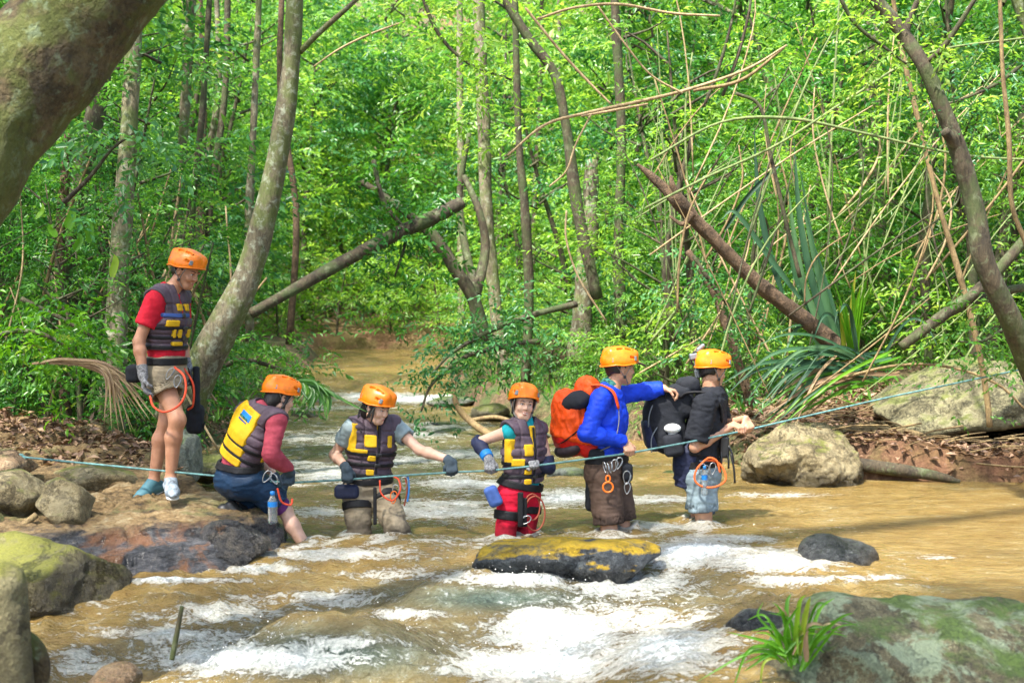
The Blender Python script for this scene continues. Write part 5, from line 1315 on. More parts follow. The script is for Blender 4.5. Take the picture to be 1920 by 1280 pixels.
V, F = tube_np(smooth_path([W(1048, 832, -.10), W(1060, 826, -.165), W(1085, 806, -.175), W(1103, 792, -.14)], 14), .010, 6, flat=.4); mesh_np('zip_strap', V, F, M_['strap_black'], b)
field_obj('lid_pocket', [(ell(W(1080, 753, -.06), (.12, .14, .075), A), .01)], .006, M_['black_cloth'], b, wr=.005)
field_obj('lower_band', [(ell(W(1072, 838, 0), (.128, .158, .06), A), .01)], .007, M_['vest_dark'], b, wr=.004)
field_obj('back_pad', [(box(W(1112, 810, 0), (.028, .14, .24), A, .02), .01)], .007, M_['black_cloth'], b)
field_obj('hip_wing', [(box(W(1118, 850, -.08), (.06, .09, .045), None, .03), .02)], .007, M_['black_cloth'], b)
for sd in (-1, 1):
    Y = .13 * sd
    V, F = tube_np(smooth_path([W(1108, 722, Y), W(1128, 722, Y * 1.05), W(1150, 735, Y * 1.15 - .03), W(1160, 765, Y * 1.1 - .03)], 16), .024, 8, flat=.35); mesh_np('shoulder_strap', V, F, M_['orange_pack'], b)
    V, F = tube_np(smooth_path([W(1160, 762, Y * 1.1 - .03), W(1160, 795, Y * 1.15 - .03), W(1150, 830, Y * 1.3 - .02), W(1125, 845, Y * 1.2)], 16), .012, 6, flat=.35); mesh_np('strap_end', V, F, M_['strap_grey'], b)
print('P5', _t.time() - _t0)

# ------------------------------------------------------------------ 6: man in black with the black pack
p = Person('man in black tee and pale blue shorts leading along the rope with a black pack', dict(
    shR=(1322, 756, -.17), shL=(1342, 750, .17), waist=(1315, 845, 0), hipR=(1313, 893, -.09), hipL=(1322, 893, .09), elR=(1303, 838, -.22), elL=(1352, 800, .24), wrR=(1369, 815, -.2), wrL=(1384, 806, .1),
    knR=(1322, 1000, -.10), knL=(1306, 1000, .10), ankR=(1318, 1108, 0), ankL=(1290, 1105, .14), toeR=(1350, 1125, -.05), toeL=(1320, 1125, .1)), 10.45, 1.0, 1.0, 'skin_mid')
p.head_frame((1337, 695, 0), (.86, .42, -.18), (.18, .1, 1))
G, T = rope_at(1390); p.grip('R', G, T, (.75, -.3, -.1), (.1, .3, -1)); G2, T2 = rope_at(1402); p.grip('L', G2, T2, (.8, .3, -.2), (0, .3, -1))
p.build_body(); p.face(); p.hair(); p.helmet(.08)
p.shirt('black_cloth', .86, .86, low=-.17, off=.028, wr=.010)
p.garment('shirt_tail', [(cone(W(1292, 855, .3), W(1283, 912, .3), .12, .07, cap=(0, 1), F=(0, 1, 0), flat=1.0), .02)], 'navy_sleeve', wr=.010, h=.007)
p.trousers('sky_cloth', .60, name='shorts', loose=.022, off=.020, wr=.008)
p.ring('harness_belt', .050, -.11, -.06, 'strap_black'); p.garment('shoe', p.foot('R', .01), 'black_cloth', wr=0); p.garment('shoe', p.foot('L', .01), 'black_cloth', wr=0)
W = lambda x, y, d: np.array(P(x, y, 10.45 + d))
p.legloop('R', .42, off=.03, w=.03)
loop_tube('orange_lanyard', [W(1322, 862, -.24), W(1306, 880, -.26), W(1303, 900, -.27), W(1318, 912, -.28), W(1342, 912, -.28), W(1360, 900, -.27), W(1358, 882, -.25), W(1345, 866, -.23)], .0075, 'rope_orange', p.root)
loop_tube('orange_lanyard', [W(1318, 866, -.24), W(1330, 858, -.25), W(1344, 864, -.25), W(1350, 885, -.25)], .0075, 'rope_orange', p.root, closed=False)
for x, y in ((1317, 880), (1323, 883), (1336, 878)): carabiner(W(x, y, -.25), (.1, 0, 1), (1, .2, 0), 'steel', p.root)
b6 = bottle(W(1321, 908, -.27), (0, 0, 1), 'small blue labelled bottle clipped to the harness of the man in black', r=.022, L=.16)
# black pack
b = empty('backpack', tuple(W(1255, 790, 0)), 'black backpack with a white bottle in its side pocket on the leading man', 'backpack')
A = np.array([[.985, 0, .17], [0, 1, 0], [-.17, 0, .985]])
field_obj('main_bag', [(box(W(1250, 790, 0), (.125, .16, .225), A, .09), .03), (ell(W(1228, 795, 0), (.085, .14, .19), A), .03), (box(W(1278, 750, 0), (.08, .14, .12), A, .05), .04)], .0075, M_['black_cloth'], b, wr=.005, wscale=(9, 9, 9))
field_obj('front_pocket', [(box(W(1226, 812, 0), (.075, .125, .125), A, .06), .02)], .0075, M_['navy_sleeve'], b, wr=.004)
field_obj('side_pocket', [(box(W(1262, 834, -.165), (.068, .05, .078), A, .03), .01)], .0065, M_['black_cloth'], b, wr=.004)
field_obj('top_flap', [(box(W(1290, 722, .0), (.075, .13, .055), A, .045), .02)], .007, M_['black_cloth'], b, wr=.006)
for k in (0, 1): V, F = tube_np(smooth_path([W(1232 + 6 * k, 742 + 50 * k, -.135 - .015 * k), W(1218 + 4 * k, 775 + 45 * k, -.14 - .01 * k), W(1216 + 6 * k, 800 + 48 * k, -.13 - .015 * k)], 10), .005, 6); mesh_np('zip', V, F, M_['grey_plastic'], b)
loop_tube('grab_handle', [W(1247, 746, -.14), W(1252, 733, -.15), W(1264, 731, -.15), W(1272, 744, -.14)], .010, 'strap_black', b, closed=False)
for sd in (-1, 1):
    V, F = tube_np(smooth_path([W(1278, 745, .14 * sd), W(1292, 736, .155 * sd - .02), W(1325, 738, .175 * sd - .02), W(1350, 762, .15 * sd), W(1352, 790, .12 * sd)], 18), .028, 8, flat=.4); mesh_np('shoulder_strap', V, F, M_['strap_black'], b)
field_obj('waist_strap', [(cone(W(1262, 848, -.1), W(1310, 850, -.19), .028, .02, F=(0, 1, 0), flat=.5), .01)], .006, M_['strap_black'], b)
bt = empty('water_bottle', tuple(W(1261, 802, -.15)), 'milky white bottle top sticking out of the black backpack pocket', 'bottle')
field_obj('bottle_body', [(ell(W(1261, 803, -.165), (.062, .045, .036)), .01), (cone(W(1261, 806, -.15), W(1261, 830, -.14), .036, .034), .01)], .006, M_['white_label'], bt)
# camera rig on the pack and in front of the chest
c = empty('camera_gear', tuple(W(1306, 670, .05)), 'small dark camera rig rising from the black pack behind the helmet', 'camera')
field_obj('camera_body', [(box(W(1300, 668, .06), (.028, .035, .022), A, .006), .003), (cone(W(1310, 655, .06), W(1318, 648, .06), .016, .016), .003), (box(W(1306, 690, .05), (.012, .012, .07), A, .006), .008), (box(W(1312, 700, .05), (.035, .03, .03), A, .01), .006)], .0045, M_['grey_plastic'], c)
V, F = tube_np(smooth_path([W(1308, 700, .05), W(1295, 672, .05), W(1302, 660, .04), W(1312, 658, .03)], 12), .007, 6); mesh_np('cable', V, F, M_['black_plastic'], c)
c = empty('camera_gear', tuple(W(1368, 850, -.05)), 'black straps and folded camera stand hanging in front of the leading man', 'camera')
field_obj('stand_body', [(box(W(1358, 838, -.08), (.035, .03, .08), None, .015), .01), (cone(W(1358, 815, -.06), W(1350, 775, -.05), .022, .018), .01)], .006, M_['black_plastic'], c)
for (a, d) in (((1352, 845), (1350, 880)), ((1362, 845), (1366, 878)), ((1366, 835), (1376, 868)), ((1370, 850), (1378, 905))):
    V, F = tube_np(smooth_path([W(*a, -.1), W((a[0] + d[0]) / 2 + 2, (a[1] + d[1]) / 2, -.11), W(*d, -.1)], 8), .008, 6); mesh_np('stand_leg', V, F, M_['black_plastic'], c)
print('P6', _t.time() - _t0)
# ------------------------------------------------------------------ trunks, logs, canes and leaves one can single out
def px_tree(name, label, cat, limbs, mat, group=None, sides=12, noise=.25, nscale=3, n=40, parts=('trunk', 'branch'), seed=0):
    """limbs: rows of (px, py, depth, half width in photograph pixels); first is the trunk"""
    rows = []
    for L in limbs:
        rw = [(*P(a, b, d), r / FPX * d) for a, b, d, r in L]
        if L[-1][1] <= -28:                  # goes on growing above the picture
            a_, b_ = np.array(rw[-2]), np.array(rw[-1]); dv = (b_ - a_); dv[:3] *= 2.6 / (np.linalg.norm(dv[:3]) + 1e-6); dv[3] = -.35 * b_[3]; rw.append(tuple(b_ + dv)); rw.append(tuple(b_ + dv * 2.2))
        rows.append(rw)
    base = rows[0][0]; root = empty(name, base[:3], label, cat, group)
    for i, rw in enumerate(rows):
        p = smooth_path(rw, n if i == 0 else 20); V, F = tube_np(p[:, :3], p[:, 3], sides if i == 0 else 7, noise=noise, nscale=nscale, seed=seed + i)
        mesh_np(parts[0] if i == 0 else parts[1], V, F, MATS[mat], root)
    return root

px_tree('tree', 'huge mossy leaning trunk crossing the top left corner', 'tree', [[(-330, 620, 6.3, 140), (-135, 400, 6.4, 120), (-15, 235, 6.5, 110), (92, 98, 6.6, 106), (250, -80, 6.7, 100), (410, -240, 6.8, 96)]], 'bark_mossy', sides=48, noise=.22, nscale=2.6, n=90)
px_tree('tree', 'straight grey brown trunk with pale patches left of the standing man', 'tree', [[(205, 900, 12.6, 32), (213, 700, 12.6, 24), (222, 520, 12.6, 20), (236, 330, 12.7, 18), (248, 130, 12.8, 16), (255, -60, 13, 15)]], 'bark_pale', noise=.2)
px_tree('tree', 'grey lichen spotted trunk leaning right behind the standing man', 'tree', [[(330, 790, 12.9, 44), (378, 690, 12.8, 35), (425, 600, 12.7, 30), (470, 500, 12.7, 25), (503, 380, 12.7, 22), (528, 250, 12.7, 20), (546, 120, 12.7, 17), (556, -60, 12.7, 15)],
    [(562, 98, 12.7, 6), (600, 60, 12.6, 6), (640, 25, 12.5, 5), (690, -20, 12.4, 4)]], 'bark_grey', noise=.14, sides=20, n=60)
px_tree('fallen_trunk', 'brown broken trunk sloping up to the right over the stream bank', 'log', [[(470, 588, 16, 10), (560, 538, 16.2, 11), (650, 487, 16.5, 12), (740, 440, 16.8, 13), (800, 414, 17, 14), (866, 380, 17.2, 12)]], 'bark_dark', noise=.18)
px_tree('tree', 'dark forked tree rising behind the stream with crossing limbs', 'tree', [[(905, 640, 18, 17), (888, 560, 18, 12), (850, 500, 18, 12), (810, 440, 18, 10), (750, 390, 18, 8), (670, 335, 18, 5)],
    [(890, 560, 18, 12), (910, 470, 18.3, 9), (900, 400, 18.3, 7), (870, 330, 18.5, 5)], [(895, 555, 18, 9), (870, 450, 18.4, 8), (862, 360, 18.6, 6), (880, 250, 18.6, 4)]], 'bark_dark', noise=.2)
TR = [ # base to top thin and middle trunks
    ('tall thin grey trunk behind the leaning tree on the left', [(330, 620, 19, 11), (335, 400, 19, 10), (348, 180, 19, 10), (362, -60, 19, 9)], 'bark_pale'),
    ('thin dark stem between the two left trunks', [(352, 560, 17, 6), (362, 380, 17, 6), (380, 200, 17, 6), (395, -40, 17, 5)], 'bark_dark'),
    ('slim pale trunk just left of the leaning tree top', [(468, 640, 18, 9), (466, 430, 18, 8), (474, 260, 18, 7), (487, -40, 18, 6)], 'bark_pale'),
    ('pale grey trunk in the middle of the forest above the stream', [(945, 700, 21, 12), (928, 560, 21, 12), (912, 380, 21, 12), (905, 180, 21, 12), (895, -40, 21, 11)], 'bark_pale'),
    ('dark limb curving down from the top centre', [(1120, 560, 17, 11), (1085, 400, 17, 11), (1062, 240, 17, 10), (1040, 140, 17, 9), (990, 70, 17, 9), (930, -30, 17, 8)], 'bark_dark'),
    ('brown trunk in the thicket above the smiling woman', [(985, 720, 20, 9), (992, 560, 20, 9), (985, 400, 20, 9), (972, 250, 20, 7), (965, -40, 20, 6)], 'bark_dark'),
    ('dark straight trunk behind the man in blue', [(1165, 640, 19, 12), (1160, 450, 19, 10), (1165, 250, 19, 9), (1150, -40, 19, 8)], 'bark_dark'),
    ('broad grey brown trunk in the shade above the orange backpack', [(1085, 680, 20, 24), (1095, 560, 20, 20), (1105, 430, 20, 18), (1110, 300, 20, 12)], 'bark_grey'),
    ('pale broad trunk deep in the cane thicket on the right', [(1645, 640, 22, 28), (1640, 480, 22, 25), (1632, 300, 22, 22), (1640, 100, 22, 20), (1640, -60, 22, 19)], 'bark_pale'),
    ('mossy trunk far left behind the shaded saplings', [(95, 640, 14.5, 22), (120, 480, 14.5, 20), (150, 330, 14.5, 22), (185, 180, 14.5, 18), (200, -40, 14.5, 16)], 'bark_dark'),
    ('slender dark stem in the left thicket beside the straight trunk', [(125, 830, 13.2, 12), (118, 640, 13.2, 11), (112, 460, 13.2, 10), (130, 250, 13.2, 9)], 'bark_brown'),
    ('thin grey stem rising beside the black pack and helmet', [(1262, 640, 16.5, 7), (1250, 520, 16.5, 7), (1262, 400, 16.5, 6), (1300, 250, 16.5, 5)], 'bark_dark'),
    ('brown slanting stem behind the last man towards the cane bundle', [(1410, 760, 14.6, 9), (1375, 650, 14.6, 9), (1345, 560, 14.6, 8), (1290, 470, 14.6, 6)], 'bark_brown'),
    ('dark trunk at the right edge behind the huge boulder', [(1850, 690, 17, 16), (1870, 560, 17, 15), (1890, 400, 17, 14), (1925, 200, 17, 13)], 'bark_dark'),
    ('dark thin trunk right of the pale broad trunk', [(1742, 690, 18, 9), (1735, 520, 18, 9), (1745, 360, 18, 8), (1760, 160, 18, 8), (1790, -40, 18, 7)], 'bark_dark')]
for i, (lb, pts, mt) in enumerate(TR): px_tree('tree', lb, 'tree', [pts], mt, seed=i * 3, sides=9)
rg_ = random.Random(11)
for i in range(24):      # more stems of the far forest
    x = rg_.uniform(-30, 1950); d = rg_.uniform(21, 33); r = rg_.uniform(3.5, 8.5); l = rg_.uniform(-60, 60); m = rg_.uniform(-25, 25)
    yb = 640 + rg_.uniform(-10, 30)
    px_tree('tree', 'slim distant trunk showing between the leaves', 'tree', [[(x, yb, d, r), (x + l * .3 + m, 400, d, r * .9), (x + l * .7 - m * .5, 180, d, r * .8), (x + l, -60, d, r * .7)]], ['bark_pale', 'bark_dark', 'bark_grey', 'bark_brown'][i % 4], group='distant slim trunks', seed=i, sides=7, n=20)
px_tree('tree', 'dark curved tree sweeping down the right side of the picture', 'tree', [[(1985, 790, 11.4, 28), (1935, 690, 11.2, 24), (1890, 590, 11, 21), (1845, 490, 10.9, 19), (1830, 400, 10.9, 18), (1803, 300, 10.9, 17), (1770, 210, 10.9, 15), (1735, 130, 10.9, 14), (1690, 60, 11, 13), (1625, -20, 11, 12)],
    [(1800, 290, 10.9, 11), (1785, 262, 10.85, 11), (1772, 246, 10.8, 9)], [(1698, 62, 11, 8), (1708, 30, 11, 6), (1730, -20, 11, 5)], [(1735, 120, 10.9, 5), (1775, 80, 10.8, 5), (1840, -20, 10.7, 4)]], 'bark_dark', noise=.16, sides=18, n=70)
px_tree('branch', 'dark limb rising to the right edge behind the curved tree', 'branch', [[(1690, 650, 12.8, 9), (1770, 590, 12.8, 11), (1850, 530, 12.8, 11), (1930, 440, 12.8, 10)], [(1775, 590, 12.8, 8), (1860, 552, 12.9, 8), (1940, 535, 13, 7)]], 'bark_dark', parts=('limb', 'branch'))
px_tree('vine', 'tan vine hanging down along the right edge', 'vine', [[(1960, 560, 10.2, 5), (1925, 460, 10.2, 5), (1897, 380, 10.2, 5), (1892, 260, 10.2, 5), (1880, 130, 10.2, 4), (1874, -30, 10.2, 4)]], 'cane_brown', parts=('stem', 'stem'), sides=8, noise=.1)
px_tree('vine', 'olive vine hanging in front of the huge boulder', 'vine', [[(1856, 800, 12.8, 6), (1850, 740, 12.8, 6), (1832, 640, 12.8, 6), (1795, 500, 12.8, 6), (1765, 400, 12.8, 5), (1735, 280, 12.8, 5), (1690, 90, 12.8, 5), (1670, -30, 12.8, 4)]], 'cane_brown', parts=('stem', 'stem'), sides=8, noise=.1)
px_tree('fallen_trunk', 'reddish brown splintered log leaning down to the right bank', 'log', [[(1615, 690, 13.6, 21), (1560, 640, 13.5, 17), (1490, 585, 13.4, 15), (1420, 530, 13.3, 14), (1360, 470, 13.2, 13), (1300, 410, 13.1, 13), (1270, 375, 13, 14), (1255, 362, 13, 11), (1215, 325, 13, 7), (1195, 308, 13, 3)],
    [(1280, 385, 13, 8), (1262, 350, 12.95, 6), (1258, 330, 12.95, 3)], [(1300, 400, 12.9, 7), (1280, 420, 12.9, 5), (1255, 405, 12.9, 2)]], 'bark_brown', noise=.28, nscale=6, sides=16, n=60, parts=('log', 'splinter'))
px_tree('fallen_trunk', 'wet dark log lying at the water edge on the right bank', 'log', [[(1535, 848, 13.2, 6), (1600, 868, 13.0, 12), (1680, 880, 12.9, 12), (1760, 893, 12.8, 9), (1800, 903, 12.75, 4)]], 'bark_dark', noise=.2, parts=('log', 'branch'))
px_tree('fallen_trunk', 'dry pale log lying on the leaf litter under the pandanus', 'log', [[(1565, 803, 13.6, 7), (1640, 806, 13.6, 9), (1700, 812, 13.6, 9), (1735, 818, 13.6, 5)]], 'cane_brown', noise=.2, parts=('log', 'branch'))
px_tree('branch', 'bare tan driftwood branch reaching from the leaves to the shore behind the smiling woman', 'branch', [[(960, 830, 16.6, 6), (915, 812, 16.8, 7), (880, 788, 17, 6), (858, 762, 17, 5), (850, 725, 17, 4), (862, 690, 17, 3)], [(880, 788, 17, 4), (930, 782, 17, 4), (975, 795, 16.8, 3)]], 'cane_brown', parts=('limb', 'branch'), noise=.2)
px_tree('branch', 'black tipped stick standing upright in the stream', 'stick', [[(322, 1236, 6.9, 5), (331, 1190, 6.9, 5), (341, 1136, 6.9, 4)]], 'bark_dark', parts=('stick', 'stick'), sides=8, noise=.1)
field_obj('stump', [(cone(P(5, 1330, 5.2), P(2, 1098, 5.2), .105, .082), .02), (ell(P(0, 1098, 5.2), (.078, .08, .045)), .03)], .010, MATS['rock_mossy'], wr=.012, wscale=(9, 9, 4))
tag(bpy.context.scene.objects['stump'], 'blurred yellow topped mossy stump in the bottom left corner', 'stump')
px_tree('branch', 'thick bent mossy root beside the stump in the bottom left corner', 'root', [[(25, 1190, 5.3, 14), (52, 1200, 5.3, 16), (74, 1235, 5.3, 17), (72, 1285, 5.3, 17), (40, 1340, 5.3, 15)]], 'bark_mossy', parts=('root', 'root'), noise=.2)
px_tree('branch', 'short broken stick lying on the stones at the left edge', 'stick', [[(-20, 1030, 8.9, 7), (30, 995, 8.95, 7), (68, 965, 9.05, 6)]], 'cane_brown', parts=('stick', 'stick'))
# dry canes one can single out
CN = [('pale dry cane slanting down across the upper middle', [(985, 15, 10.5, 4), (1050, 95, 10.5, 4), (1100, 150, 10.5, 4), (1145, 195, 10.5, 3)], 'cane_dry'),
      ('pale dry cane arching along the top centre', [(1008, 36, 10.4, 4), (1075, 15, 10.4, 4), (1160, 8, 10.4, 4), (1260, 25, 10.4, 4), (1350, 30, 10.4, 3)], 'cane_dry'),
      ('long tan cane rising from the centre to the right', [(952, 292, 10.8, 3), (1020, 235, 10.8, 4), (1100, 212, 10.8, 5), (1200, 190, 10.8, 5), (1290, 168, 10.8, 5), (1400, 130, 10.8, 4), (1475, 85, 10.8, 3)], 'cane_dry'),
      ('thin tan cane just below the long tan one', [(1090, 218, 10.7, 3), (1150, 207, 10.7, 4), (1215, 195, 10.7, 3)], 'cane_dry'),
      ('broken dry cane dangling in the middle with a bent tip', [(1108, 215, 10.7, 3), (1080, 270, 10.7, 3), (1062, 320, 10.7, 3), (1030, 350, 10.7, 3)], 'cane_dry'),
      ('pale thin cane slanting right at the top', [(1120, 10, 10.6, 3), (1170, 80, 10.6, 3), (1220, 140, 10.6, 3), (1280, 175, 10.6, 3)], 'cane_dry'),
      ('hanging dry twig bent over the middle of the thicket', [(1062, 395, 11, 3), (1062, 450, 11, 3), (1085, 520, 11, 3), (1135, 600, 11, 3)], 'cane_dry'),
      ('pale bare twig with side shoots beside the leaning trunk top', [(588, 125, 12, 2), (640, 90, 12, 3), (700, 62, 12, 3), (760, 40, 12, 2)], 'cane_dry'),
      ('long bamboo arc sweeping to the right under the leaves', [(1210, 390, 12, 4), (1330, 330, 12, 4), (1460, 270, 12, 4), (1600, 180, 12, 4), (1740, 100, 12, 4), (1930, 70, 12, 3)], 'cane_green'),
      ('second bamboo arc crossing above the pandanus', [(1220, 300, 12.2, 4), (1350, 230, 12.2, 4), (1480, 222, 12.2, 5), (1620, 250, 12.2, 4), (1800, 290, 12.2, 4), (1940, 300, 12.2, 3)], 'cane_green'),
      ('low bamboo arc over the huge boulder', [(1450, 760, 13, 4), (1560, 715, 13, 4), (1680, 685, 13, 4), (1780, 688, 13, 4), (1870, 720, 13, 4), (1925, 770, 13, 3)], 'cane_brown'),
      ('dark upright cane left in the bundle at the top right', [(1320, 200, 11.5, 5), (1350, 120, 11.5, 5), (1372, 40, 11.5, 4), (1385, -30, 11.5, 4)], 'bark_dark'),
      ('dark upright cane right in the bundle at the top right', [(1355, 180, 11.6, 5), (1385, 100, 11.6, 5), (1405, 20, 11.6, 4), (1412, -30, 11.6, 4)], 'bark_dark'),
      ('straw coloured cane leaning across the bundle', [(1300, 170, 11.4, 5), (1390, 150, 11.4, 5), (1470, 90, 11.4, 4)], 'cane_brown'),
      ('curved dark cane bending down over the pandanus leaves', [(1380, 175, 12.4, 5), (1425, 200, 12.4, 5), (1445, 290, 12.4, 5), (1470, 400, 12.4, 6), (1500, 520, 12.4, 6)], 'bark_dark')]
for i, (lb, pts, mt) in enumerate(CN): px_tree('cane', lb, 'cane', [[(a, b_, c_, r * .68) for a, b_, c_, r in pts]], mt, parts=('stem', 'stem'), sides=6, noise=.12, seed=i, n=30)
rg_ = random.Random(5)
for i in range(95):      # the tangle on the right
    x = rg_.uniform(1190, 1800); d = rg_.uniform(12.6, 17); le = rg_.uniform(150, 520); an = rg_.choice([rg_.uniform(-.5, .9), rg_.uniform(.3, 1.2), rg_.uniform(-.2, .3)]); yb = rg_.uniform(330, 760); cv = rg_.uniform(-70, 70); r = rg_.uniform(1.0, 2.6)
    dx = math.sin(an) * le; dy = -math.cos(an) * le
    px_tree('cane', 'thin crooked cane in the tangle on the right bank', 'cane', [[(x, yb, d, r), (x + dx * .35 + cv * .5, yb + dy * .35, d, r), (x + dx * .7 + cv * .6, yb + dy * .7, d, r * .9), (x + dx, yb + dy, d, r * .6)]], ['cane_green', 'cane_brown', 'cane_dry', 'cane_green', 'bark_dark'][i % 5], group='canes of the right bank tangle', parts=('stem', 'stem'), sides=5, n=14, noise=.1, seed=i)
for i in range(56):      # stems of the left thicket
    x = rg_.uniform(-20, 430); d = rg_.uniform(12.4, 15.5); le = rg_.uniform(150, 420); an = rg_.uniform(-.7, .7); yb = rg_.uniform(640, 850); cv = rg_.uniform(-40, 40); r = rg_.uniform(1.8, 4)
    dx = math.sin(an) * le; dy = -math.cos(an) * le
    if 240 < x < 380: d += 1
    px_tree('cane', 'thin stem in the shaded thicket on the left bank', 'cane', [[(x, yb, d, r), (x + dx * .5 + cv, yb + dy * .5, d, r), (x + dx, yb + dy, d, r * .6)]], ['cane_brown', 'bark_dark', 'cane_dry'][i % 3], group='stems of the left thicket', parts=('stem', 'stem'), sides=5, n=12, noise=.1, seed=i)

# ------------------------------------------------------------------ strap shaped leaves
def blade(name, ctrl, w, mat, parent, n=16, fold=.35, up=None, droop=0, seed=0):
    """one long leaf: V-shaped in section, tapering to a point; ctrl rows are world points"""
    p = smooth_path(ctrl, n)[:, :3]; t = np.gradient(p, axis=0); t /= np.linalg.norm(t, axis=1)[:, None]
    u = np.array(up if up is not None else (0, -.6, .8), float); S = np.cross(t, u); S /= np.linalg.norm(S, axis=1)[:, None] + 1e-9; U = np.cross(S, t)
    f = np.linspace(0, 1, n); ww = w * np.clip(np.minimum(1, .55 + f * 2.5) * (1 - f ** 3.2), .02, 1)
    A = p + S * ww[:, None] * .5 + U * ww[:, None] * fold; B = p; C_ = p - S * ww[:, None] * .5 + U * ww[:, None] * fold
    th = U * .0012
    V = np.stack([A, B, C_], 1).reshape(-1, 3); i = np.arange(n - 1)[:, None] * 3
    F = np.concatenate([i + np.array([[0, 1, 4, 3]]), i + np.array([[1, 2, 5, 4]])])
    rg = random.Random(seed); v = rg.uniform(0, .8)
    return mesh_np(name, V, F, MATS[mat], parent, attrs={'v': np.full(len(V), v)})

def px_blades(name, label, cat, rows, mat, base, w0=1.0, group=None):
    root = empty(name, tuple(P(*base)), label, cat, group)
    for i, (pts, wpx, *mm) in enumerate(rows): blade('leaf', [tuple(P(*q)) for q in pts], wpx / FPX * pts[0][2] * w0, mm[0] if mm else mat, root, seed=i * 7 + 1, up=(math.sin(i * 1.7) * .5, -.8, .5))
    return root
px_blades('pandanus', 'tall upright dark green pandanus leaves standing behind the reddish log', 'pandanus', [
    ([(1575, 680, 13.9), (1530, 560, 13.9), (1500, 420, 13.9), (1488, 258, 13.9)], 22), ([(1580, 680, 14), (1545, 580, 14), (1520, 450, 14), (1497, 300, 14)], 18), ([(1570, 680, 13.8), (1515, 560, 13.8), (1490, 450, 13.8), (1478, 350, 13.8)], 18),
    ([(1585, 680, 13.9), (1560, 600, 13.9), (1532, 500, 13.9), (1505, 380, 13.9)], 22), ([(1565, 670, 14), (1525, 600, 14), (1490, 520, 14), (1472, 420, 14)], 22), ([(1590, 690, 13.9), (1570, 620, 13.9), (1550, 540, 13.9), (1520, 440, 13.9)], 18),
    ([(1470, 560, 14.2), (1440, 460, 14.2), (1422, 360, 14.2), (1414, 238, 14.2)], 17), ([(1500, 560, 13.7), (1440, 480, 13.7), (1380, 400, 13.7), (1352, 412, 13.7)], 15), ([(1360, 430, 13.8), (1400, 370, 13.8), (1450, 320, 13.8), (1462, 312, 13.8)], 12)], 'leaf_strap', (1575, 700, 13.9), w0=.72)
rg_ = random.Random(3); rows = []
for i in range(22):
    a = rg_.uniform(0, 1); sx = rg_.uniform(1560, 1650); sy = rg_.uniform(660, 715); an = rg_.uniform(-3.0, -.9) if i % 3 == 0 else rg_.uniform(-3.1, -2.6); L = rg_.uniform(110, 230); d = rg_.uniform(13.0, 13.7)
    ex = sx + math.cos(an) * L * 1.05; ey = sy + math.sin(an) * L * .62; dr = rg_.uniform(20, 110)
    rows.append(([(sx, sy, d + .1), (sx + (ex - sx) * .45, sy + (ey - sy) * .75, d), (sx + (ex - sx) * .8, ey + dr * .25, d - .15), (ex + (ex - sx) * .12, ey + dr, d - .25)], rg_.uniform(5, 11)))
for i in range(34):
    sx = rg_.uniform(1560, 1700); sy = rg_.uniform(655, 715); ex = rg_.uniform(1400, 1490); ey = rg_.uniform(760, 812); d = rg_.uniform(12.9, 13.3)
    rows.append(([(sx, sy, d + .3), ((sx + ex) / 2, (sy + ey) / 2 - rg_.uniform(10, 40), d), (ex, ey, d - .1)], rg_.uniform(5, 10), ['leaf_strap', 'leaf_dry', 'leaf_grass'][i % 3]))
px_blades('pandanus', 'sprawling strap leaves spilling over the bank behind the cream boulder', 'pandanus', rows, 'leaf_strap', (1600, 710, 13.5))
rows = []
for i in range(16):
    sx = rg_.uniform(1585, 1610); an = rg_.uniform(-1.9, -1.2); L = rg_.uniform(70, 190); rows.append(([(sx, 690, 13.3), (sx + math.cos(an) * L * .5, 690 + math.sin(an) * L * .6, 13.2), (sx + math.cos(an) * L, 690 + math.sin(an) * L, 13.1)], rg_.uniform(7, 12)))
px_blades('grass_clump', 'bright green long leaves sprouting at the foot of the reddish log', 'plant', rows, 'leaf_grass', (1597, 700, 13.3))
